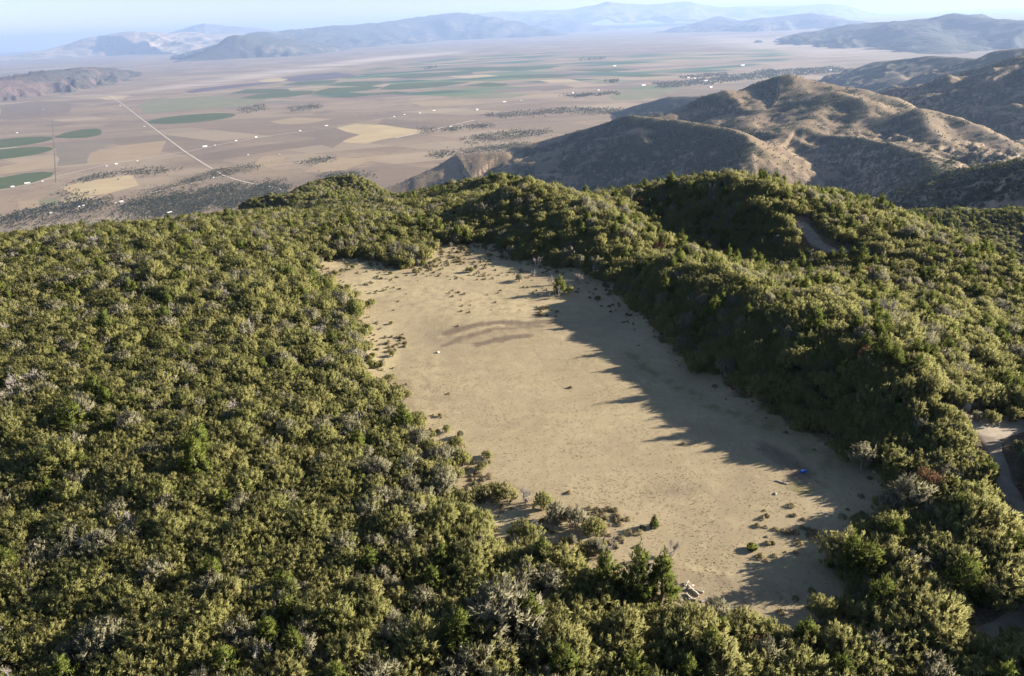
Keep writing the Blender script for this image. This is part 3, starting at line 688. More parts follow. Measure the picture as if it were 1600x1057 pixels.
# ------------------------------------------------------------------ where the plants stand
def jitter_cells(x0, x1, y0, y1, cell, seed, skip=0.0):
    r = np.random.default_rng(seed)
    X, Y = np.meshgrid(np.arange(x0, x1, cell), np.arange(y0, y1, cell)); X = X + (np.arange(X.shape[0])[:, None] % 2)*cell*.5
    X = X + r.uniform(-.42, .42, X.shape)*cell; Y = Y + r.uniform(-.42, .42, Y.shape)*cell
    k = r.random(X.shape) >= skip
    return X[k], Y[k]
TRACK_PX = [[(1478, 664), (1510, 672), (1540, 690), (1556, 720), (1572, 760), (1592, 800), (1626, 860), (1640, 915), (1606, 955), (1560, 972), (1520, 985)],
            [(1246, 382), (1275, 394), (1310, 402), (1325, 400)]]
TRACK_Z = [2.6, -1.2]
TRACKS = [[at_z(u, v, z) for u, v in p] for p, z in zip(TRACK_PX, TRACK_Z)]
CLEARING = [at_z(u, v, 3.2) for u, v in [(1498, 660), (1530, 650), (1570, 650), (1612, 654), (1612, 670), (1590, 684), (1560, 692), (1530, 690), (1512, 678)]]
CLEAR_VIEW = [at_z(u, v, 3.2) for u, v in [(1494, 656), (1530, 646), (1570, 646), (1625, 650), (1625, 705), (1592, 716), (1545, 716), (1512, 700), (1498, 680)]]
def blocked(x, y, margin=0.0):
    b = meadow_sd(x, y) < 1.0 + margin + 3.2*fbm(x/6.0 + 9, y/6.0, 3)
    for t, w in zip(TRACKS, (2.3, 3.2)):
        d, _, _ = seg_dist(x, y, t); b |= d < w
    return b | inside(x, y, CLEAR_VIEW)
# plants the photograph shows one by one: (pixel of the foot, kind, variant, scale, label)
J, S, G, X, RU = 1, 0, 3, 2, 4
PLACED = [
    (950, 927, J, 1, 1.42, 'leftmost and shortest of three dark green junipers at the near meadow edge'),
    (994, 938, J, 2, 1.66, 'tallest middle one of three dark green junipers at the near meadow edge'),
    (1034, 937, J, 0, 1.66, 'rightmost of three junipers at the near meadow edge, narrow with grey lower boughs'),
    (1022, 823.5, J, 4, .42, 'small lone juniper standing out on the open meadow with a long shadow'),
    (1050, 870, X, 1, .72, 'bare leafless snag alone on the near meadow right of the junipers'),
    (788, 778, S, 1, .92, 'lone scrub tree with a visible trunk on the left meadow margin'),
    (823, 786, X, 2, .80, 'pale bare shrub right of the lone scrub tree on the meadow margin'),
    (850, 797, S, 3, .85, 'first scrub tree of the loose row on the near left meadow'),
    (868, 817, G, 1, .95, 'grey thin scrub tree second in the loose row on the near left meadow'),
    (899, 822, G, 2, 1.0, 'thin open scrub tree third in the loose row on the near left meadow'),
    (921, 833, S, 5, .88, 'rounded green scrub tree at the right end of the loose row on the meadow'),
    (823, 849, S, 2, .95, 'green scrub tree in front of the pale dirt patch on the meadow margin'),
    (835, 838, X, 0, .62, 'small bare shrub behind the scrub tree by the pale dirt patch'),
    (930, 868, G, 0, .8, 'grey see-through shrub left of and above the three junipers'),
    (945, 870, X, 3, .8, 'bare grey shrub just above the three junipers'),
    (874, 458, J, 3, 1.12, 'round yellow-green tree standing alone at the shaded far side of the meadow'),
    (861, 446, X, 0, .8, 'bare grey shrub at the left foot of the round lone tree'),
    (872, 464, X, 1, .9, 'pale dead shrub in front of the round lone tree'),
    (858, 463, X, 2, .6, 'small pale dead shrub left in front of the round lone tree'),
    (890, 458, S, 6, .55, 'low green bush at the right foot of the round lone tree'),
    (735, 425.5, S, 4, .62, 'small round bush alone on the far meadow, left of the others'),
    (744, 421, G, 0, .5, 'small grey bush behind the round bush on the far meadow'),
    (812, 440, G, 2, .72, 'grey bush on the far meadow left of the round lone tree'),
    (839, 418, X, 3, .9, 'bare white shrub on the shaded far edge of the meadow'),
    (834, 432, X, 1, .6, 'tiny bare shrub at the tip of the far shadow'),
    (906, 443, X, 2, 1.0, 'bare white shrub in the shade right of the round lone tree'),
    (915, 428, S, 0, .7, 'small sunlit bush in the shade above the bare white shrub'),
    (931, 428, X, 0, .95, 'bare white shrub beside the small sunlit bush in the shade'),
    (510, 374, J, 2, 1.15, 'dark pointed tree standing above the scrub at the far left corner of the meadow'),
    (637, 362, J, 1, 1.25, 'tall pointed juniper rising from the clump at the far end of the meadow'),
    (605, 388, J, 2, .9, 'pointed juniper in front of the shaded gap at the far end of the meadow'),
    (628, 413, S, 5, 1.35, 'large round scrub tree at the front of the clump at the far meadow end'),
    (663, 408, S, 2, 1.25, 'rounded scrub tree at the right end of the clump at the far meadow end'),
    (646, 404, G, 1, 1.2, 'grey-olive scrub tree between the two large ones at the far meadow end'),
    (594, 404, S, 3, .95, 'scrub tree at the left end of the clump at the far meadow end'),
    (728, 376, J, 0, .62, 'small bright pointed juniper in the shade at the far end of the meadow'),
    (577, 482, S, 1, .8, 'scrub bush jutting out from the left wood onto the far meadow'),
    (557, 465, S, 0, .7, 'small scrub bush at the left meadow edge above the jutting one'),
    (517, 462, J, 4, .75, 'small dark juniper at the far left meadow edge'),
    (650, 668, S, 4, 1.0, 'scrub tree with a bare stem standing off the left meadow edge'),
    (1325, 900, J, 2, 1.25, 'bright tipped pointed juniper at the right corner of the near meadow'),
    (1352, 905, J, 3, 1.3, 'broad juniper right of the bright tipped one at the meadow corner'),
    (1385, 895, S, 2, 1.35, 'sunlit scrub tree behind the junipers at the right meadow corner'),
    (1410, 915, G, 0, 1.2, 'pale sunlit scrub tree right of the meadow corner junipers'),
    (1440, 925, S, 4, 1.15, 'yellowish sunlit scrub tree near the right meadow corner'),
    (1372, 968, J, 1, 1.25, 'sunlit juniper with loose top below the meadow corner'),
    (1339, 978, S, 6, 1.05, 'half shaded scrub tree left of the loose topped juniper'),
    (1278, 966, S, 3, .95, 'round bush standing clear at the near end of the meadow'),
    (1553, 940, S, 5, 1.75, 'big round dark tree with a lit top beside the shaded track'),
    (1545, 838, RU, 0, .85, 'rust brown dead tree in the deep shade near the track'),
    (1370, 690, RU, 1, .7, 'small rust brown tree in the shade at the right meadow edge'),
    (1338, 640, RU, 0, .55, 'small reddish bush halfway up the shaded slope'),
    (1492, 728, S, 5, 1.15, 'large scrub tree left of the sunlit clearing by the track'),
    (1470, 680, S, 1, 1.0, 'upright sunlit scrub tree at the upper left of the clearing'),
    (1504, 674, S, 0, .55, 'low round bush at the left edge of the sunlit clearing'),
    (1548, 662, S, 3, .72, 'bush with a round shadow at the top of the sunlit clearing'),
    (1524, 657, G, 1, .5, 'small sparse bush at the top left of the sunlit clearing'),
    (1580, 660, S, 6, .85, 'round bush at the top right of the sunlit clearing'),
    (1496, 656, S, 2, .5, 'tiny round bush above the left end of the sunlit clearing'),
    (1604, 716, S, 4, 1.0, 'scrub tree at the right edge below the sunlit clearing'),
    (1175, 1044, RU, 1, .42, 'small pinkish red bush among the scrub at the bottom edge'),
    (1127, 1012, J, 0, 1.0, 'pointed green juniper among scrub below the log pile'),
    (1085, 985, S, 2, 1.15, 'wide scrub tree just below the weathered logs'),
    (1120, 975, G, 2, 1.05, 'grey-olive scrub tree right below the weathered logs'),
    (1030, 990, S, 1, .8, 'bright green bush left of the wide scrub tree by the logs'),
    (680, 925, J, 4, 1.0, 'bright green juniper left of the grey dome tree in the near wood'),
    (855, 940, G, 0, 1.5, 'large grey-green dome shaped tree left of the three junipers'),
    (355, 800, J, 3, .95, 'round dark juniper alone in the left wood'),
    (470, 478, J, 1, .9, 'bright green pointed juniper in the left wood near the meadow'),
    (425, 1010, J, 0, 1.0, 'pointed bright juniper in the near left wood'),
    (1100, 540, J, 4, .8, 'bright yellow-green tree catching light on the shaded slope'),
    (1205, 550, J, 2, .85, 'second bright yellow-green tree catching light on the shaded slope'),
    (1380, 500, X, 3, 1.4, 'large pale grey bare tree on top of the ridge'),
    (1345, 512, X, 1, 1.2, 'pale grey bare tree left of the larger one on the ridge'),
    (1352, 438, RU, 1, 1.1, 'brown dying tree on the far right slope'),
]
PL = []
for (pu_, pv_, kd, var, sc_, lab) in PLACED:
    x_, y_ = at_z(pu_, pv_, 0.0)
    for _ in range(8):
        zz_ = float(ground_height(np.array([x_]), np.array([y_]))[0]); x_, y_ = at_z(pu_, pv_, zz_)
    PL.append((x_, y_, zz_))
PLXY = np.array([(p[0], p[1]) for p in PL])
xs, ys = [], []
for (a, b, c, d, cell, s) in ((-230, 190, 24, 300, 2.15, 1), (190, 330, 120, 300, 2.6, 4), (-420, 540, 300, 780, 2.7, 2)):
    x, y = jitter_cells(a, b, c, d, cell, s, .05); xs.append(x); ys.append(y)
x = np.concatenate(xs); y = np.concatenate(ys)
D = np.hypot(x, y); az = np.degrees(np.arctan2(x, y))
k = (D > 26) & (np.abs(az) < 50) & ~blocked(x, y)
x, y, D = x[k], y[k], D[k]
near = np.min(np.hypot(x[:, None] - PLXY[None, :, 0], y[:, None] - PLXY[None, :, 1]) - np.array([1.1 + .75*p[4] for p in PLACED])[None, :], axis=1)
tx, ty = at_z(995, 975, 0.0); near = np.where((np.hypot((x - tx)/1.3, y - ty) < 3.6), -1, near)     # low growth only before the three junipers
x, y, D = x[near > 0], y[near > 0], D[near > 0]
z = ground_height(x, y)
u, v, w = project(np.stack([x, y, z + 1.5], -1))
k = (u > -220) & (u < 1820) & (v < 1330) & (z > -320)
# thin the wood where the photograph shows openings
op = fbm(x/16.0 + 3, y/16.0, 3)
right = (x > 20 + .05*y)
k &= ~((op > .62) & (rng.random(len(x)) < .75))
x, y, z, D, u, v, right = x[k], y[k], z[k], D[k], u[k], v[k], right[k]
# hidden far sides carry trees too, but those wholly under the sight line of nearer ground are left out
n = len(x); rr = rng.random(n)
patch = fbm(x/14.0 + 40, y/14.0 - 7, 3); patch2 = fbm(x/22.0 - 80, y/22.0 + 31, 3)
kind = np.zeros(n, int)                                   # 0 scrub, 1 juniper, 2 dead, 3 grey, 4 rust
pj = np.where(right, .13, .03) + np.where((D > 330) & (x > -150), .10, 0) + np.where(patch2 > .35, np.where(right, .12, .05), 0)
kind[rr < pj] = 1
kind[(kind == 0) & (rng.random(n) < np.where(patch > .45, .22, .012)*np.where(right, .6, 1))] = 2
kind[(kind == 0) & (rng.random(n) < np.where(patch > .25, .42, .08))] = 3
kind[(kind == 0) & (rng.random(n) < np.where(right, .010, .0005))] = 4
size = np.clip(rng.normal(1.0, .18, n), .6, 1.5)*np.where(kind == 1, .92, 1.0)*np.where(kind == 2, .9, 1)
size *= 1 + .18*fbm(x/30.0, y/30.0, 2)
size *= 1 + .26*sstep(-28, 0, x)*(1 - sstep(75, 95, D)); size *= np.where(rng.random(n) < .05, 1.25, 1.0)
rot = rng.uniform(0, 6.283, n)
# young scrub between the trees
yx, yy = jitter_cells(-200, 150, 28, 260, 1.6, 9, .1); k = (np.abs(np.degrees(np.arctan2(yx, yy))) < 48) & (np.hypot(yx, yy) > 28) & ~blocked(yx, yy, -.6)
ex, ey = rng.uniform(-62, 55, 9000), rng.uniform(46, 205, 9000); es = meadow_sd(ex, ey); k2 = (es < .6) & (es > -7) & (ex < .16*ey + 6) & (rng.random(9000) < .16*(1 + es/7.0))
yx, yy = np.concatenate([yx[k], ex[k2]]), np.concatenate([yy[k], ey[k2]]); yz = ground_height(yx, yy)
# ------------------------------------------------------------------ valley: fields, roads, farm buildings, trees by the farms
_lift = [0.05]
def sheet(name, pts, mat, label, sub=1):
    _lift[0] += 0.02
    z = VALLEY_Z + _lift[0]; n = len(pts)
    o = mesh_from(name, [(p[0], p[1], z) for p in pts], [tuple(range(n))], mat)
    return structure(o, label)
def field_mat(name, a, b, k):
    t = NT(name); P = t.pos((1, 1, 1), FIELD_ROT)
    n = t.noise(.004, P, 5, .6); st = t.noise(.012, t.pos((.15, 2.2, 1), FIELD_ROT + k), 4, .6)
    col = t.mix(t.ramp(t.math('ADD', t.math('MULTIPLY', n, .6), t.math('MULTIPLY', st, .4)), .38, .62), a, b)
    return t.done(col)
F_GREEN = field_mat('irrigated_green_crop', (0.058, 0.076, 0.026), (0.075, 0.089, 0.033), 0)
F_PALE = field_mat('pale_green_pasture', (0.150, 0.148, 0.083), (0.182, 0.167, 0.098), .4)
F_STRAW = field_mat('cut_straw_field', (0.396, 0.310, 0.177), (0.333, 0.255, 0.148), .2)
F_TAN = field_mat('tan_fallow_field', (0.293, 0.222, 0.137), (0.253, 0.185, 0.119), .9)
F_BROWN = field_mat('dark_fallow_field', (0.147, 0.111, 0.083), (0.174, 0.129, 0.094), .3)
F_PURPLE = field_mat('dark_purple_flat', (0.092, 0.071, 0.086), (0.119, 0.089, 0.098), .1)
F_GREY = field_mat('grey_green_fallow', (0.158, 0.133, 0.098), (0.186, 0.148, 0.108), .6)
def rag(pts, seed, amp=.02, n=7):
    """a field edge: the corners joined by slightly uneven lines"""
    r = np.random.default_rng(seed); P = [np.array(p) for p in pts]; out = []
    for i, p in enumerate(P):
        q = P[(i + 1) % len(P)]; d = q - p; nn = np.array([-d[1], d[0]])
        for k in range(n): out.append(tuple(p + d*k/n + (nn*r.normal(0, amp*.35) if k else 0)))
    return out
def pixel_field(pts, mat, label, seed=0, name='field', amp=.02): return sheet(name, rag(vpoly(pts), seed, amp), mat, label)
def circle_field(a, b, mat, label, part=None):
    (x1, y1), (x2, y2) = at_z(*a, VALLEY_Z), at_z(*b, VALLEY_Z)
    cx, cy, R = (x1 + x2)/2, (y1 + y2)/2, math.hypot(x2 - x1, y2 - y1)/2
    t = np.linspace(0, 2*math.pi, 72, endpoint=False) if part is None else np.linspace(part[0], part[1], 50)
    pts = [(cx + R*math.cos(k), cy + R*math.sin(k)) for k in t] + ([] if part is None else [(cx, cy)])
    return sheet('field', pts, mat, label)
circle_field((232, 190), (368, 180.5), F_GREEN, 'round green irrigated field standing alone right of the straight road')
circle_field((-62, 232), (82, 215.5), F_GREEN, 'upper of two round green fields cut by the left edge')
circle_field((-70, 250), (82, 231.5), F_GREEN, 'lower of two touching round green fields at left edge')
pixel_field([(84, 215), (100, 208), (128, 202.5), (150, 201), (159, 204), (157, 211), (135, 215.5), (105, 216.5)], F_GREEN, 'small wedge of green field right of the thin farm road', 3)
pixel_field([(-60, 283), (0, 278), (40, 271), (66, 268.5), (85, 270), (80, 276), (50, 286), (0, 296), (-60, 308)], F_GREEN, 'green field at the left edge just above the white sheds', 4)
pixel_field([(525, 200), (556, 194), (598, 195.5), (650, 203), (664, 206), (640, 212), (600, 218), (570, 225), (530, 222), (545, 217), (563, 211), (540, 206)], F_STRAW, 'bright straw coloured field beside the long diagonal road', 5)
pixel_field([(398, 256), (408, 246), (425, 242), (446, 246), (440, 256), (420, 262), (402, 261)], F_TAN, 'small rounded tan field right of the road bend', 6)
pixel_field([(94, 293), (128, 285), (207, 273), (217, 290), (165, 304), (120, 307)], F_STRAW, 'pale yellow field above the village trees at left', 7)
pixel_field([(152, 153.5), (175, 150), (203, 149.5), (192, 154.5), (165, 156)], F_STRAW, 'small cream field at the top of the straight road', 8)
pixel_field([(215, 165), (240, 156), (325, 150), (420, 155), (385, 166), (305, 171), (228, 178)], F_PALE, 'wide pale green pasture behind the lone round field', 9)
pixel_field([(88, 226), (172, 218), (180, 222), (140, 240), (136, 256), (90, 260)], F_GREY, 'grey fallow square right of the thin farm road', 10)
pixel_field([(140, 240), (190, 228), (260, 220), (250, 240), (214, 248), (138, 256)], F_TAN, 'tan strip field between the fallow square and the straight road', 11)
pixel_field([(0, 165), (60, 158), (112, 160), (108, 175), (20, 188), (0, 186)], F_BROWN, 'dark fallow block below the dark mesa', 12)
pixel_field([(-20, 268), (0, 262), (84, 244), (84, 260), (40, 268), (-20, 276)], F_TAN, 'tan field between the green fields at the left edge', 13)
pixel_field([(28, 316), (60, 312), (62, 325), (30, 330)], F_TAN, 'tan plot beside the village trees at lower left', 14)
pixel_field([(60, 313), (88, 308), (90, 321), (68, 324)], F_PALE, 'small green plot above the village trees', 15)
pixel_field([(96, 308), (122, 305), (150, 307), (128, 316), (96, 318)], F_STRAW, 'narrow straw strip beside the small green plot', 16)
pixel_field([(300, 243), (345, 236), (420, 226), (520, 215), (515, 225), (430, 236), (345, 250), (315, 250)], F_BROWN, 'long dark brown field below the row of white sheds', 17)
pixel_field([(495, 203), (520, 205), (550, 212), (535, 222), (520, 232), (500, 226), (490, 212)], F_BROWN, 'dark brown field left of the straw field', 18)
pixel_field([(600, 186), (640, 189), (700, 194), (740, 190), (680, 203), (640, 201), (590, 194)], F_BROWN, 'brown field behind the bright straw field', 19)
pixel_field([(475, 270), (490, 258), (520, 248), (600, 246), (560, 258), (540, 266), (500, 270)], F_TAN, 'tan field by the dark barn', 20)
for i, (pts, m, lab) in enumerate([
    ([(356, 147), (385, 140), (450, 139), (455, 143), (420, 146)], F_GREEN, 'left end green field of the distant green belt'),
    ([(374, 154), (400, 148), (470, 142), (490, 142), (486, 147), (450, 152), (400, 155)], F_GREEN, 'long green field below the left end of the green belt'),
    ([(438, 134), (465, 128), (530, 125), (520, 130), (470, 134)], F_GREEN, 'thin green field above the left end of the green belt'),
    ([(508, 134), (540, 128), (590, 127), (610, 129), (575, 136)], F_GREEN, 'green field in the middle of the distant belt'),
    ([(485, 145), (515, 138), (580, 135), (600, 137), (570, 142), (520, 147)], F_GREEN, 'broad green field below the middle of the belt'),
    ([(523, 152), (545, 147), (580, 146), (575, 150), (545, 153)], F_GREEN, 'small green field at the lower edge of the belt'),
    ([(592, 140), (610, 132), (700, 128), (740, 128), (690, 136), (620, 141)], F_GREEN, 'wide green field right of the belt middle'),
    ([(580, 147), (620, 143), (640, 145), (610, 148)], F_GREEN, 'small green wedge right of the lower belt'),
    ([(580, 121), (650, 115), (735, 112), (740, 116), (640, 123)], F_GREEN, 'thin far green field under the playa'),
    ([(725, 134), (760, 129), (790, 131), (795, 134), (765, 136)], F_GREEN, 'small green lens field in the centre valley'),
    ([(660, 110), (720, 106), (800, 104), (880, 103), (860, 107), (760, 111)], F_GREEN, 'long green strip far out in the centre valley'),
    ([(780, 120), (850, 116), (900, 117), (880, 121), (820, 123)], F_GREEN, 'green strip right of centre in the valley'),
    ([(880, 110), (960, 107), (1000, 109), (950, 113)], F_GREEN, 'green strip left of the far town'),
    ([(905, 128), (950, 124), (1000, 126), (960, 131)], F_PALE, 'pale green field left of the white silo'),
    ([(950, 150), (990, 141), (1060, 138), (1040, 148), (1000, 156), (960, 157)], F_PALE, 'pale green pasture behind the low wooded hill'),
    ([(930, 118), (1010, 116), (1060, 118), (1000, 121)], F_GREEN, 'green strip just left of the town'),
    ([(700, 152), (760, 146), (830, 148), (800, 153), (740, 155)], F_PALE, 'pale green field in the centre of the valley'),
    ([(440, 122), (470, 118), (525, 113), (560, 118), (535, 122), (500, 126), (455, 128), (438, 125)], F_PURPLE, 'dark purple flat below the pale playa'),
    ([(288, 143), (310, 139), (370, 132), (440, 127), (440, 129), (380, 136), (320, 143), (300, 146)], F_PURPLE, 'thin dark purple strip left of the purple flat'),
    ([(402, 126), (430, 122), (450, 124), (440, 128), (410, 129)], F_STRAW, 'small cream field beside the purple flat'),
    ([(420, 190), (460, 184), (520, 186), (480, 194), (440, 195)], F_TAN, 'tan field right of the lone round field'),
    ([(400, 159), (440, 157), (490, 160), (470, 163), (420, 163)], F_GREY, 'grey green field above the farm trees'),
    ([(640, 160), (700, 157), (760, 160), (720, 166), (660, 167)], F_TAN, 'tan field above the row of white sheds'),
    ([(820, 136), (880, 133), (900, 138), (850, 143)], F_BROWN, 'brown field in the valley centre'),
    ([(700, 120), (760, 117), (780, 119), (730, 123)], F_STRAW, 'cream field between far green strips'),
    ([(840, 126), (890, 124), (905, 127), (860, 130)], F_STRAW, 'cream field right of the valley centre')]):
    pixel_field(pts, m, lab, 40 + i)
M_ROAD = mat_plain('pale_gravel_road', (.50, .43, .35), (.43, .37, .30), .02)
M_LANE = mat_plain('brown_farm_lane', (.25, .20, .15), (.22, .18, .135), .02)
def road(pts, width, label, mat=None, name='road'):
    P = [np.array(at_z(u, v, VALLEY_Z)) for u, v in pts]; L = []; R_ = []
    for i, p in enumerate(P):
        d = unit(P[min(i + 1, len(P) - 1)] - P[max(i - 1, 0)]); n = np.array([-d[1], d[0]])*width/2
        L.append(p + n); R_.append(p - n)
    _lift[0] += .02; zz = VALLEY_Z + _lift[0] + 0.1
    co = [(q[0], q[1], zz) for q in L + R_]; k = len(P)
    structure(mesh_from(name, co, [(i, i + 1, k + i + 1, k + i) for i in range(k - 1)], mat or M_ROAD), label)
road([(172, 150), (190, 162), (207, 175), (234, 196), (262, 217), (290, 238), (318, 256), (350, 275)], 11, 'straight pale road running down the left of the valley')
road([(350, 275), (378, 284), (430, 294), (452, 300)], 11, 'lower end of the straight road bending right at the foot of the mesa')
road([(272, 240), (300, 236), (345, 226), (400, 216), (440, 210), (480, 205)], 11, 'pale road with white sheds running right from the crossing')
road([(-30, 304), (40, 290), (90, 276), (165, 258), (272, 240)], 9, 'faint farm road running from the left edge to the crossing')
road([(618, 216), (650, 209), (690, 200), (742, 188)], 18, 'pale diagonal road right of the straw field')
road([(82, 180), (84, 215), (86, 245), (88, 285)], 3.2, 'thin dark farm road between the green fields at left', M_LANE)
road([(230, 303), (290, 290), (350, 275), (400, 263), (470, 254)], 8, 'thin track crossing the straight road near its bend')
road([(480, 205), (530, 198), (600, 186), (660, 178), (760, 168), (860, 158)], 8, 'faint road in line with the row of white sheds')
# farm buildings
M_WHITE = mat_plain('white_painted_metal', (.66, .65, .62), (.58, .57, .55), .5, .5)
M_ROOFW = mat_plain('pale_metal_roof', (.62, .62, .62), (.52, .52, .52), .5, .4)
M_BROWNW = mat_plain('brown_barn_boards', (.16, .10, .08), (.13, .085, .07), .5)
M_ROOFD = mat_plain('dark_barn_roof', (.13, .11, .11), (.10, .09, .09), .5)
M_DOOR = mat_plain('dark_door_opening', (.05, .05, .05), None, 1)
def gable_meshes(L, Wd, Hh, wm, rm):
    hl, hw = L/2, Wd/2; rise = Wd*.28
    v = [(-hl, -hw, 0), (hl, -hw, 0), (hl, hw, 0), (-hl, hw, 0), (-hl, -hw, Hh), (hl, -hw, Hh), (hl, hw, Hh), (-hl, hw, Hh), (-hl, 0, Hh + rise), (hl, 0, Hh + rise)]
    wall = bpy.data.meshes.new('wall'); wall.from_pydata(v, [], [(0, 1, 5, 4), (1, 2, 6, 9, 5), (2, 3, 7, 6), (3, 0, 4, 8, 7)]); wall.materials.append(wm)
    e, t = .5, .35
    a = [(-hl - e, -hw - e, Hh - .2), (hl + e, -hw - e, Hh - .2), (hl + e, 0, Hh + rise + .15), (-hl - e, 0, Hh + rise + .15), (hl + e, hw + e, Hh - .2), (-hl - e, hw + e, Hh - .2)]
    a = a + [(p[0], p[1], p[2] + t) for p in a]
    roof = bpy.data.meshes.new('roof'); roof.from_pydata(a, [], [(6, 7, 8, 9), (9, 8, 10, 11), (0, 3, 2, 1), (3, 5, 4, 2), (0, 1, 7, 6), (5, 11, 10, 4), (0, 6, 9, 3), (3, 9, 11, 5), (1, 2, 8, 7), (2, 4, 10, 8)]); roof.materials.append(rm)
    dv = [(hl + .15, -hw*.3, 0), (hl + .15, hw*.3, 0), (hl + .15, hw*.3, Hh*.75), (hl + .15, -hw*.3, Hh*.75), (hl - .1, -hw*.3, 0), (hl - .1, hw*.3, 0), (hl - .1, hw*.3, Hh*.75), (hl - .1, -hw*.3, Hh*.75)]
    door = bpy.data.meshes.new('door'); door.from_pydata(dv, [], [(0, 1, 2, 3), (0, 3, 7, 4), (1, 5, 6, 2), (3, 2, 6, 7)]); door.materials.append(M_DOOR)
    return wall, roof, door
BARN = {'w': gable_meshes(26, 15, 6, M_WHITE, M_ROOFW), 'l': gable_meshes(44, 15, 6, M_WHITE, M_ROOFW), 's': gable_meshes(15, 10, 4.5, M_WHITE, M_ROOFW), 'd': gable_meshes(60, 20, 9, M_BROWNW, M_ROOFD), 'h': gable_meshes(17, 11, 4.5, M_BROWNW, M_ROOFW)}
def part(name, me, parent, loc=(0, 0, 0), rot=None, label=None):
    o = bpy.data.objects.new(name, me); C.objects.link(o); o.parent = parent; o.location = loc
    if rot: o.rotation_euler = rot
    if label: o['label'] = label
    return o
def thing(name, loc, rz, label, cat, group=None, sc=1.0):
    o = bpy.data.objects.new(name, None); C.objects.link(o); o.empty_display_size = .5
    o.location = loc; o.rotation_euler = (0, 0, rz); o.scale = (sc, sc, sc); o['label'] = label; o['category'] = cat
    if group: o['group'] = group
    return o
def barn(u, v, kind, label, rz=0.0, sc=1.0):
    x, y = at_z(u, v, VALLEY_Z); t = thing('farm_building', (x, y, VALLEY_Z + _lift[0] + .5), FIELD_ROT*-1 + rz, label, 'building', 'farm buildings on the valley floor', sc*.66)
    for nm, me in zip(('wall', 'roof', 'door'), BARN[kind]): part(nm, me, t)
for a in [(20, 293, 'w', 'leftmost white shed below the green field at the left edge'), (43, 287.5, 'l', 'long white shed below the green field at left'), (67, 284.5, 's', 'small white shed right of the long one below the green field'),
    (320, 230, 'l', 'largest white barn near the crossing of the pale roads', .2, 1.15), (336, 228, 's', 'small white shed right of the largest barn by the crossing'), (369, 221, 'w', 'white shed third along the pale road from the crossing'), (400, 215.5, 'w', 'white shed fourth along the pale road from the crossing', .3, 1.1), (469, 205.5, 'w', 'white shed at the right end of the pale road'),
    (510, 197.5, 'l', 'white barn just left of the bright straw field'), (182, 257.5, 'w', 'white shed above the farm trees left of the straight road'), (167, 260.5, 's', 'small white shed left of the one above the farm trees'), (215, 252.5, 's', 'tiny shed right of the farm trees'),
    (616, 183.3, 'w', 'first from left of four white sheds above the straw field'), (632, 180, 'w', 'second from left of four white sheds above the straw field'), (656, 177.8, 'w', 'third from left of four white sheds above the straw field'), (678, 173.6, 'l', 'rightmost of four white sheds above the straw field'),
    (745, 172.3, 'l', 'white barn alone in the centre of the valley', .5, 1.2), (788, 160.3, 'l', 'white round looking barn near the centre behind the hills', 0, 1.3), (334, 278.8, 's', 'tiny white shed above the road bend'), (27, 208.6, 'w', 'white shed above the touching round fields at left'),
    (705, 199.5, 'l', 'white barn in the cluster right of the diagonal road'), (722, 196.8, 's', 'small white shed inside the cluster right of the diagonal road'), (265, 333.5, 'l', 'white roofed house at the foot of the mesa by the trees', .4, .8), (190, 316.5, 'w', 'white house left of the wooded slope at the foot of the mesa'),
    (180, 318, 's', 'small pale shed beside the white house in the village'), (131, 322.5, 's', 'small white house among the left village trees'), (124, 324, 's', 'second small white house among the left village trees'), (80, 334, 's', 'pale house low in the village at left'), (521, 247, 'd', 'large dark brown barn on the tan field', .3, 1.2),
    (388, 243, 's', 'tiny shed left of the rounded tan field'), (437, 243, 'h', 'small brown house above the wooded patch'), (1005, 134.5, 'l', 'white tall farm shed left of the town', 0, 2.0), (1102, 128, 'l', 'white warehouse at the lower edge of the town', 0, 2.4), (1075, 122.5, 'w', 'white building left in the town', 0, 2.2),
    (1110, 137.5, 'l', 'long white roof just above the hill left of the peak', .3, 2.0), (1085, 124, 'w', 'white building in the middle of the town', 0, 2.2), (1160, 103.5, 'l', 'far white building at the upper edge of the town', 0, 2.6), (1297, 111.2, 'w', 'white building at the right end of the town', 0, 2.4),
    (895, 146.5, 'w', 'white shed by the trees behind the low wooded hill', 0, 1.7), (935, 142, 'w', 'white shed at the right end of the trees behind the low hill', 0, 1.6), (814, 158, 's', 'small white shed right of the centre barn', 0, 1.4), (960, 104, 'l', 'white dot of a barn far out among green strips', 0, 2.2),
    (188, 165.5, 'w', 'white shed beside the top of the straight road', 0, .9), (226, 199.2, 'h', 'grey roofed farmhouse left of the straight road', 0, 1.5), (68, 172, 's', 'tiny white shed on the dark fallow block', 0, 1.1)]:
    barn(*a)
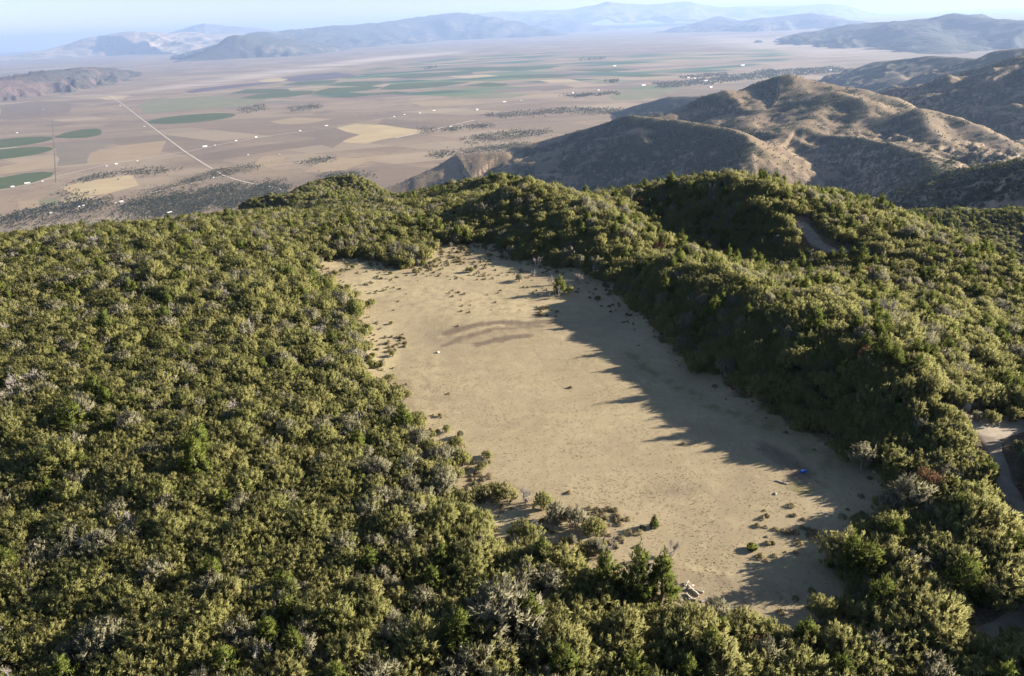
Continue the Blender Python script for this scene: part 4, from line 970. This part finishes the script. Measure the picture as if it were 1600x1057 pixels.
# trees and scrub scattered over the valley floor: nobody could count them
M_VALLEYTREE = mat_leaf('valley_tree_foliage', (.062, .072, .036), (.09, .092, .05), (.12, .12, .07), .15)
VT = [low_blob(850 + i, M_VALLEYTREE, 1.0, 1.5, 30) for i in range(4)]
FT = [low_blob(800 + i, M_FARTREE, 1.0, 1.7, 30, i % 2 == 1) for i in range(5)]
def fill(polys, soft_noise=None):
    X, Y, S = [], [], []
    for pts, count, s in polys:
        P = vpoly(pts); xs_ = [p[0] for p in P]; ys_ = [p[1] for p in P]; got = 0; it = 0
        while got < count and it < 60:
            it += 1
            xx = rng.uniform(min(xs_), max(xs_), count*3); yy = rng.uniform(min(ys_), max(ys_), count*3)
            k = inside(xx, yy, P) & (fbm(xx/120.0, yy/120.0, 3) > rng.uniform(-.55, .35, len(xx)))
            X.append(xx[k][:count - got]); Y.append(yy[k][:count - got]); S.append(np.full(min(k.sum(), count - got), s)); got += len(X[-1])
    X, Y, S = np.concatenate(X), np.concatenate(Y), np.concatenate(S)
    return X + rng.normal(0, 26, len(X)), Y + rng.normal(0, 60, len(Y)), S
fx, fy, fs = fill([([(0, 338), (60, 325), (110, 318), (170, 311), (200, 317), (130, 330), (60, 341), (0, 352)], 900, 4.4), ([(90, 300), (125, 308), (120, 312), (92, 305)], 120, 4.0), ([(120, 281), (160, 272), (205, 264), (275, 268), (240, 272), (180, 274), (130, 284)], 420, 4.0),
    ([(185, 320), (240, 310), (330, 292), (440, 284), (450, 300), (350, 330), (250, 345), (200, 338)], 5200, 3.6), ([(330, 268), (380, 258), (410, 262), (350, 275), (300, 285), (260, 292)], 1500, 2.4), ([(205, 300), (300, 285), (320, 290), (230, 312)], 500, 2.4),
    ([(368, 170), (410, 163), (418, 172), (385, 178)], 240, 5.5), ([(448, 168), (500, 163), (505, 170), (460, 174)], 260, 5.5), ([(690, 200), (760, 194), (770, 198), (700, 205)], 320, 4.4), ([(660, 198), (682, 205), (660, 209)], 90, 4.4), ([(460, 252), (515, 247), (525, 251), (470, 256)], 160, 4.0),
    ([(724, 217), (785, 206), (860, 204), (850, 210), (760, 222), (735, 224)], 900, 4.2), ([(670, 240), (750, 232), (830, 222), (820, 230), (720, 242), (680, 246)], 700, 4.0), ([(500, 275), (560, 271), (590, 275), (520, 280)], 500, 3.6),
    ([(745, 180), (850, 172), (890, 168), (1000, 172), (980, 180), (880, 178), (780, 184)], 900, 5.5), ([(880, 150), (960, 144), (965, 148), (890, 153)], 320, 7.0), ([(1020, 130), (1100, 124), (1190, 112), (1300, 104), (1330, 112), (1200, 122), (1110, 132), (1030, 138)], 2600, 8.0), ([(1060, 120), (1130, 114), (1140, 118), (1065, 124)], 300, 8.0),
    ([(905, 92), (945, 90), (945, 93), (905, 95)], 90, 10.0), ([(660, 106), (680, 103), (682, 107), (665, 109)], 60, 9.0), ([(945, 127), (962, 125), (963, 129), (947, 130)], 60, 9.0), ([(1185, 112), (1210, 108), (1215, 112), (1190, 116)], 90, 9), ([(0, 352), (60, 341), (130, 332), (230, 345), (230, 365), (0, 375)], 1300, 2.6)])
scatter_mass('valley_trees', VT, np.stack([fx, fy, fx*0 + VALLEY_Z + _lift[0] - .5], -1), rng.uniform(0, 6.28, len(fx)), fs*rng.uniform(.5, 1.3, len(fx)), rng.integers(0, 4, len(fx)), 'dark trees and scrub round the farms, the village and the town on the valley floor')
# trees over the foothills
th = np.radians(rng.uniform(-12, 44, 300000)); dd = np.exp(rng.uniform(math.log(1000), math.log(5400), 300000)); wt = (dd/5400)**1.0
k = rng.random(300000) < np.clip(wt*1.15, 0, 1); th, dd = th[k], dd[k]
fx, fy = np.sin(th)*dd, np.cos(th)*dd; fz = foothill_height(fx, fy)
nr = foot_normal(fx, fy); den = woods_shade_density(fx, fy, fz, nr)
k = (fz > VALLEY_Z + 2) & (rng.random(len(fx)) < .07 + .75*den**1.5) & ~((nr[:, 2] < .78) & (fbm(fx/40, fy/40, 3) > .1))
fx, fy, fz = fx[k], fy[k], fz[k]
scatter_mass('foothill_woodland', FT, np.stack([fx, fy, fz], -1), rng.uniform(0, 6.28, len(fx)), rng.uniform(1.5, 3.0, len(fx)), rng.integers(0, 5, len(fx)), 'dark juniper woodland dotted over the foothills and canyon wall')
print('foothill trees', len(fx))
# ------------------------------------------------------------------ plants as things of their own: the placed ones, then the largest of the fill
KINDS = {0: ('scrub_tree', 'scrub tree', SCRUB, ('crown', 'trunk')), 1: ('juniper', 'juniper', JUN, ('crown', 'trunk')), 2: ('dead_shrub', 'dead shrub', DEAD, ('twigs', 'limbs')),
         3: ('scrub_tree', 'scrub tree', GREY, ('crown', 'trunk')), 4: ('brown_tree', 'brown tree', _rust, ('crown', 'trunk'))}
def plant(kd, var, p, rz, sc, label, group=None):
    nm, cat, src, parts = KINDS[kd]; me = src[var % len(src)]
    t = thing(nm, (float(p[0]), float(p[1]), float(p[2]) - .05), float(rz), label, cat, group, float(sc))
    for q, m_ in zip(parts, me): part(q, m_, t)
    return t
for (pu_, pv_, kd, var, sc_, lab), p in zip(PLACED, PL):
    t = plant(kd, var, p, var*1.7 + pu_*.01, sc_, lab)
    if 'of three' in lab: t.scale = (sc_*.76, sc_*.76, sc_)      # slender pointed trees
slant = np.sqrt(x*x + y*y + (CAM_Z - z)**2)
inview = (u > 6) & (u < 1594) & (v > 20) & (v < 1050)
big = np.where(inview, size/slant, 0)
taken = np.zeros(n, bool)
ORD = ['first', 'second', 'third', 'fourth', 'fifth', 'sixth', 'seventh', 'eighth', 'ninth', 'tenth', 'eleventh', 'twelfth', 'thirteenth', 'fourteenth', 'fifteenth', 'sixteenth', 'seventeenth', 'eighteenth', 'nineteenth', 'twentieth']
def ordinal(i):
    if i < 20: return ORD[i]
    k = i + 1; return '%d%s' % (k, 'th' if 10 < k % 100 < 14 else {1: 'st', 2: 'nd', 3: 'rd'}.get(k % 10, 'th'))
LOOK = {0: ('small olive scrub tree', 'olive scrub tree', 'wide olive scrub tree'), 1: ('small bright green juniper', 'bright green juniper', 'large bright green juniper'), 2: ('small bare grey shrub', 'bare grey shrub', 'large bare grey shrub'),
        3: ('small grey-olive scrub tree', 'grey-olive scrub tree', 'wide grey-olive scrub tree'), 4: ('small rust brown tree', 'rust brown tree', 'large rust brown tree')}
GROUPS = {0: 'scrub trees of the dense wood', 1: 'junipers scattered through the wood', 2: 'bare grey shrubs scattered through the wood', 3: 'scrub trees of the dense wood', 4: 'brown trees scattered through the wood'}
used_labels = {}
def build_largest(kinds, count, rows):
    cand = np.nonzero(np.isin(kind, kinds) & (big > 0))[0]
    cand = cand[np.argsort(-big[cand])][:count]; taken[cand] = True
    # a row is a band of the picture counted from its lower edge upward; within it from left to right
    order = cand[np.argsort(-v[cand])]
    for ri, row in enumerate(np.array_split(order, rows)):
        row = row[np.argsort(u[row])]; cnt = {}
        for i in row:
            lk = LOOK[kind[i]][0 if size[i] < .88 else (2 if size[i] > 1.12 else 1)]
            cnt[lk] = cnt.get(lk, 0) + 1
            where = 'along the bottom edge' if ri == 0 else 'in %s row above bottom edge' % ORD[ri]
            lab = '%s, %s such from left %s' % (lk, ordinal(cnt[lk] - 1), where)
            plant(kind[i], int(i) % 7, (x[i], y[i], z[i]), rot[i], size[i], lab, GROUPS[kind[i]])
build_largest([0, 3], 272, 9)
build_largest([1], 190, 7)
build_largest([2], 90, 5)
build_largest([4], 16, 2)
for kk, src, nm, lab in ((0, SCRUB, 'scrub_woodland', 'olive scrub wood covering the mesa beyond the nearest trees'), (1, JUN, 'juniper_woodland', 'green junipers through the farther wood'), (2, DEAD, 'dead_brush', 'bare grey shrubs through the farther wood'),
                         (3, GREY, 'grey_scrub_woodland', 'grey-olive scrub through the farther wood'), (4, _rust, 'brown_woodland', 'rust brown trees through the farther wood')):
    m = (kind == kk) & ~taken
    scatter_mass(nm, [joined(nm + '_plant', a, b) for a, b in src], np.stack([x, y, z - .05], -1)[m], rot[m], size[m], rng.integers(0, len(src), m.sum()), lab)
    print(nm, int(m.sum()), int(((kind == kk) & taken).sum()))
scatter_mass('young_scrub', [joined('young_scrub_plant', a, b) for a, b in SCRUB[:4] + GREY[:1]], np.stack([yx, yy, yz - .05], -1), rng.uniform(0, 6.28, len(yx)), np.concatenate([rng.uniform(.5, .88, int(k.sum() if False else len(yx) - len(ex[k2]))), rng.uniform(.18, .5, len(ex[k2]))]), rng.integers(0, 5, len(yx)), 'low young scrub filling the gaps between the trees')
# ------------------------------------------------------------------ low growth on the meadow
def ground_at(px_pts):
    out = []
    for (a, b) in px_pts:
        xx, yy = at_z(a, b, 0.0)
        for _ in range(4):
            zz = float(ground_height(np.array([xx]), np.array([yy]))[0]); xx, yy = at_z(a, b, zz)
        out.append((xx, yy, zz))
    return out
SAGE_ZONES = [  # picture outline, how many, size, label, group
    ([(1180, 880), (1185, 800), (1240, 790), (1275, 800), (1275, 840), (1240, 870)], 34, .8, 'low brown clump in the scatter beside the shadow on the right of the meadow', 'low clumps right of the meadow'),
    ([(900, 790), (960, 795), (1010, 830), (1000, 860), (950, 850), (910, 815)], 46, .85, 'low sage clump between the loose scrub row and the small lone juniper', 'sage clumps by the lone juniper'),
    ([(735, 740), (760, 735), (780, 760), (775, 790), (745, 790), (728, 765)], 26, .85, 'low sage clump along the left meadow margin above the lone scrub tree', 'sage clumps on the left margin'),
    ([(680, 690), (705, 690), (735, 735), (720, 745), (700, 720)], 22, .8, 'low sage clump along the left meadow edge beside the wood', 'sage clumps along the left edge'),
    ([(600, 530), (635, 520), (640, 545), (610, 555)], 22, 1.05, 'sage clump in the dense brown patch by the left edge of the far meadow', 'sage patch of the far left meadow'),
    ([(690, 392), (725, 386), (745, 400), (740, 415), (700, 418), (685, 410)], 42, 1.15, 'hummock of dry brush at the upper end of the meadow beside the clump', 'dry hummocks at the upper meadow end'),
    ([(650, 412), (690, 412), (680, 428), (640, 426)], 18, 1.1, 'hummock of dry brush in front of the clump at the far meadow end', 'dry hummocks before the far clump'),
    ([(833, 478), (870, 480), (880, 497), (840, 495)], 14, 1.0, 'dark low clump beside the shadow tip on the far meadow', 'dark clumps by the far shadow')]
for pts, cnt, s_, lab, grp in SAGE_ZONES:
    a = [p[0] for p in pts]; b = [p[1] for p in pts]; k = 0; got = []
    while len(got) < cnt:
        q = (rng.uniform(min(a), max(a)), rng.uniform(min(b), max(b)))
        if bool(inside(np.array([q[0]]), np.array([q[1]]), pts)[0]): got.append(q)
    for i, p in enumerate(ground_at(got)):
        t = thing('sage_bush', (p[0], p[1], p[2] - .03), float(rng.uniform(0, 6.28)), lab, 'bush', grp, float(s_*rng.uniform(.55, 1.25)))
        for nm, m_ in zip(('leaves', 'stems'), SAGE[i % 4]): part(nm, m_, t)
p = ground_at([(1175, 859)])[0]
t = thing('sage_bush', p, 0, 'low flat green bush alone on the near meadow', 'bush', None, 1.15); part('leaves', low_blob(77, M_JUNIPER, .6, .5, 90), t); part('stems', SAGE[0][1], t)
# small clumps and dry grass over the whole meadow: nobody could count them
gx, gy = rng.uniform(-60, 60, 160000), rng.uniform(45, 205, 160000)
sdm = meadow_sd(gx, gy)
gd = np.hypot(gx, gy); dens = .28 + .5*sstep(-.1, .5, fbm(gx/9, gy/9, 3)) + .5*sstep(-6, 1, sdm)
k = (sdm < 4.0) & (rng.random(len(gx)) < dens*np.where(gd > 120, .6, 1))
gx, gy, sdm = gx[k], gy[k], sdm[k]; gz = ground_height(gx, gy)
scatter_mass('dry_grass', TUFT, np.stack([gx, gy, gz], -1), rng.uniform(0, 6.28, len(gx)), rng.uniform(.2, .55, len(gx)), rng.integers(0, 3, len(gx)), 'dry tan grass tufts over the meadow')
print('grass', len(gx))
bx, by = rng.uniform(-70, 62, 60000), rng.uniform(44, 210, 60000); sdm = meadow_sd(bx, by)
edge = 1 - sstep(.5, 5.5, np.abs(sdm + .5)); far = sstep(140, 175, np.hypot(bx, by))
k = (sdm < 3.5) & (rng.random(len(bx)) < (.001 + .13*edge + .11*far*(fbm(bx/8, by/8, 3) > .05))*np.where(bx > .2*by, .22, 1))
bx, by = bx[k], by[k]; bz = ground_height(bx, by)
scatter_mass('low_brush', [joined('low_brush_plant', a, b) for a, b in SAGE], np.stack([bx, by, bz - .02], -1), rng.uniform(0, 6.28, len(bx)), rng.uniform(.35, .95, len(bx)), rng.integers(0, 4, len(bx)), 'low dry brush along the meadow margins')
print('brush', len(bx))
# brush and litter on the forest floor
fx, fy = rng.uniform(-200, 140, 60000), rng.uniform(26, 240, 60000); k = (meadow_sd(fx, fy) > 1) & (np.abs(np.degrees(np.arctan2(fx, fy))) < 50) & (rng.random(60000) < .5) & ~blocked(fx, fy, -2)
fx, fy = fx[k], fy[k]; fz = ground_height(fx, fy)
scatter_mass('forest_undergrowth', [joined('undergrowth_plant', a, b) for a, b in SAGE], np.stack([fx, fy, fz - .02], -1), rng.uniform(0, 6.28, len(fx)), rng.uniform(.7, 1.9, len(fx)), rng.integers(0, 4, len(fx)), 'dry undergrowth between the trees')
# ------------------------------------------------------------------ dirt track and clearing
M_TRACK = mat_plain('pale_track_dirt', (.25, .205, .165), (.19, .155, .125), .8)
def ribbon(name, pts, width, label):
    P = [np.array(p[:2]) for p in pts]; fine = []
    for i in range(len(P) - 1):
        L = max(int(np.linalg.norm(P[i + 1] - P[i])/.6), 1); fine += [P[i] + (P[i + 1] - P[i])*k/L for k in range(L)]
    fine.append(P[-1]); n_ = len(fine); A = []; cols = 7
    for i, p in enumerate(fine):
        d = unit(fine[min(i + 2, n_ - 1)] - fine[max(i - 2, 0)]); nn = np.array([-d[1], d[0]]); w_ = width*(1 + .18*math.sin(i*.23) + .1*math.sin(i*.71))
        for c in range(cols): A.append(p + nn*w_*(c/(cols - 1) - .5))
    A = np.array(A); zz = ground_height(A[:, 0], A[:, 1]) + .09
    co = np.stack([A[:, 0], A[:, 1], zz], -1); co[0::cols, 2] -= .2; co[cols - 1::cols, 2] -= .2
    idx = np.arange(n_*cols).reshape(n_, cols); f = np.stack([idx[:-1, :-1], idx[1:, :-1], idx[1:, 1:], idx[:-1, 1:]], -1).reshape(-1, 4)
    structure(mesh_from(name, co, f, M_TRACK, smooth=True), label)
ribbon('dirt_track', TRACKS[0], 2.7, 'dirt track running down through the shaded trees at right')
ribbon('dirt_track', TRACKS[1], 3.4, 'short bare stretch of dirt track between the two wooded ridges')
cl = np.array(CLEARING); cx, cy = cl.mean(0); rings = []
for r_ in np.linspace(0.05, 1.0, 9): rings.append(np.array(rag([(cx + (a - cx)*r_, cy + (b - cy)*r_) for a, b in CLEARING], 5, .08, 4)))
A = np.concatenate(rings); m_ = len(rings[0]); zz = ground_height(A[:, 0], A[:, 1]) + .10; zz[-m_:] -= .25
f = [(i*m_ + j, i*m_ + (j + 1) % m_, (i + 1)*m_ + (j + 1) % m_, (i + 1)*m_ + j) for i in range(8) for j in range(m_)]
structure(mesh_from('bare_ground', np.stack([A[:, 0], A[:, 1], zz], -1), f, mat_plain('pale_clearing_soil', (.36, .305, .245), (.29, .24, .185), .9), smooth=True), 'sunlit bare clearing where the track meets the ridge')
# ------------------------------------------------------------------ logs, rocks, the blue container
M_LOG = mat_plain('bleached_log_wood', (.44, .40, .34), (.33, .285, .235), 3.0); M_CUT = mat_plain('cut_log_end', (.50, .42, .31), (.38, .30, .2), 6.0)
def log(u_, v_, L, r_, ang, tilt, label, lift=0.0):
    p = ground_at([(u_, v_)])[0]; rr = np.random.default_rng(int(u_*7 + v_)); t = thing('log', (p[0], p[1], p[2] + r_*.8 + lift), ang, label, 'log', 'weathered logs lying at the near end of the meadow')
    mb = MB(); pts = [np.array([-L/2 + L*k/6, rr.normal(0, .03), rr.normal(0, .02) + tilt*(k/6 - .5)*L]) for k in range(7)]; rad = [r_*(1.12 - .05*k)*rr.uniform(.93, 1.05) for k in range(7)]
    mb.tube(pts, rad, 9); part('trunk', mb.mesh('log_trunk', M_LOG), t)
    ed = MB(); ed.tube([pts[0] - np.array([.012, 0, 0]), pts[0] + np.array([.012, 0, 0])], [rad[0]*.94, rad[0]*.94], 9); part('cut_end', ed.mesh('log_end', M_CUT), t)
    br = MB(); br.tube([pts[4], pts[4] + np.array([.12, .22, .2]), pts[4] + np.array([.2, .4, .3])], [r_*.4, r_*.28, r_*.1], 5); part('branch_stub', br.mesh('log_stub', M_LOG), t)
for a in [(1075, 919, 1.5, .15, .35, .05, 'topmost log of the weathered pile at the near meadow end'), (1083, 925, 1.7, .17, 2.2, .1, 'thick log in the middle of the weathered pile'), (1090, 924, 1.3, .12, -.5, .05, 'log at the right side of the weathered pile'),
    (1076, 933, 1.0, .14, 1.9, 0, 'short log at the lower left of the weathered pile'), (1081, 938, .8, .13, 2.7, 0, 'shortest log at the foot of the weathered pile'), (1101, 940, .9, .12, .2, 0, 'separate log lying right of the weathered pile'), (1073, 914, .9, .09, 1.0, .1, 'thin log leaning on top of the weathered pile', .12),
    (1221, 754.5, 1.6, .10, -.6, 0, 'dark branch lying at the edge of the long shadow')]: log(*a)
M_ROCK = mat_plain('grey_rock', (.34, .31, .28), (.23, .205, .185), 1.6); M_PALE = mat_plain('pale_rock', (.52, .49, .45), (.40, .37, .33), 2.0)
def rock(u_, v_, s_, m__, label, flat=.6, group=None):
    p = ground_at([(u_, v_)])[0]; r = np.random.default_rng(int(u_*13 + v_*7)); bm = bmesh.new(); bmesh.ops.create_icosphere(bm, subdivisions=2, radius=1.0)
    dirs = r.normal(0, 1, (9, 3)); dirs /= np.linalg.norm(dirs, axis=1, keepdims=True); cut = r.uniform(.55, .9, 9)
    for vv in bm.verts:
        c_ = np.array(vv.co)
        for d_, k_ in zip(dirs, cut):
            e_ = c_ @ d_
            if e_ > k_: c_ = c_ - d_*(e_ - k_)
        vv.co = (c_[0]*s_*1.15, c_[1]*s_*.9, c_[2]*s_*flat)
    me = bpy.data.meshes.new('rock'); bm.to_mesh(me); bm.free(); me.materials.append(m__)
    o = bpy.data.objects.new('rock', me); C.objects.link(o); o.location = (p[0], p[1], p[2] + s_*flat*.35); o.rotation_euler = (0, 0, r.uniform(0, 6)); o['label'] = label; o['category'] = 'rock'
    if group: o['group'] = group
for a in [(1507, 637, .9, M_ROCK, 'left block of the grey outcrop above the clearing', .9, 'grey outcrop above the clearing'), (1516, 633, 1.1, M_ROCK, 'tallest block of the grey outcrop above the clearing', 1.0, 'grey outcrop above the clearing'), (1526, 632, 1.0, M_ROCK, 'middle block of the grey outcrop above the clearing', .9, 'grey outcrop above the clearing'),
    (1537, 632, .9, M_ROCK, 'right block of the grey outcrop above the clearing', .8, 'grey outcrop above the clearing'), (1545, 635, .7, M_ROCK, 'low block at the right end of the grey outcrop', .7, 'grey outcrop above the clearing'), (1568, 642, .7, M_PALE, 'pale boulder right of the grey outcrop', .8), (1586, 636, .8, M_ROCK, 'grey boulder near the right edge beyond the clearing', .8),
    (1595, 647, .6, M_PALE, 'pale boulder at the right edge beyond the clearing', .7), (1351, 731, .38, M_PALE, 'upper pale stone in the shade by the right meadow edge', .7), (1357, 728, .28, M_PALE, 'small pale stone touching the upper one in the shade', .7), (1366, 738, .36, M_PALE, 'middle pale stone in the shade by the right meadow edge', .7),
    (1379, 762, .25, M_PALE, 'small pale stone lowest in the shade by the right meadow edge', .7), (1390, 772, .3, M_PALE, 'pale stone at the foot of the shaded trees', .7), (684.5, 551.5, .42, M_PALE, 'small white stone alone on the left of the far meadow', .6), (1342, 965, .3, M_PALE, 'pale stone under the junipers at the meadow corner', .7),
    (1044, 980, .5, M_PALE, 'pale flat boulder among the bushes below the logs', .5), (1186, 700, .25, M_ROCK, 'grey stone in the shadow near the blue container', .6), (1211, 772, .3, M_ROCK, 'grey stone on the sunlit meadow below the shadow edge', .5), (905, 405, .9, M_PALE, 'pale rock showing through scrub at the foot of the main hill', .6)]: rock(*a)
p = ground_at([(1255, 739)])[0]
M_BLUE = mat_plain('bright_blue_plastic', (.02, .10, .55), (.02, .08, .45), 2.0, .35); M_LID = mat_plain('mid_blue_lid', (.06, .18, .60), (.05, .15, .52), 2.0, .3)
t = thing('blue_container', (p[0], p[1], p[2]), .3, 'small bright blue container on the shaded part of the meadow', 'container', None, .8)
def bevel_box(name, sx, sy, sz, z0, m__, taper=1.0, bev=.03):
    bm = bmesh.new(); bmesh.ops.create_cube(bm, size=1)
    for vv in bm.verts:
        k_ = taper if vv.co.z < 0 else 1.0; vv.co = (vv.co.x*sx*k_, vv.co.y*sy*k_, (vv.co.z + .5)*sz + z0)
    bmesh.ops.bevel(bm, geom=bm.edges[:], offset=bev, segments=2, affect='EDGES', profile=.5)
    me = bpy.data.meshes.new(name); bm.to_mesh(me); bm.free(); me.materials.append(m__); return me
part('body', bevel_box('container_body', .85, .5, .42, 0, M_BLUE, .9), t); part('lid', bevel_box('container_lid', .89, .54, .09, .424, M_LID), t)
hb = MB(); hb.tube([(-.44, -.12, .3), (-.52, -.12, .33), (-.52, .12, .33), (-.44, .12, .3)], [.02]*4, 6); part('handle', hb.mesh('container_handle', M_LID), t)
# ------------------------------------------------------------------ the air
bm = bmesh.new(); bmesh.ops.create_cube(bm, size=1); me = bpy.data.meshes.new('haze'); bm.to_mesh(me); bm.free()
hz = bpy.data.objects.new('haze', me); C.objects.link(hz); hz['kind'] = 'stuff'; hz['label'] = 'pale blue haze filling the air over the valley'
hz.scale = (190000, 190000, 1720); hz.location = (0, 0, -800 + 860)
hm = bpy.data.materials.new('haze_air'); hm.use_nodes = True; nt = hm.node_tree; nt.nodes.clear()
vol = nt.nodes.new('ShaderNodeVolumePrincipled'); vol.inputs['Color'].default_value = (.38, .53, .86, 1); vol.inputs['Density'].default_value = 2.5e-5; vol.inputs['Anisotropy'].default_value = .2
ho = nt.nodes.new('ShaderNodeOutputMaterial'); nt.links.new(vol.outputs[0], ho.inputs['Volume']); me.materials.append(hm)
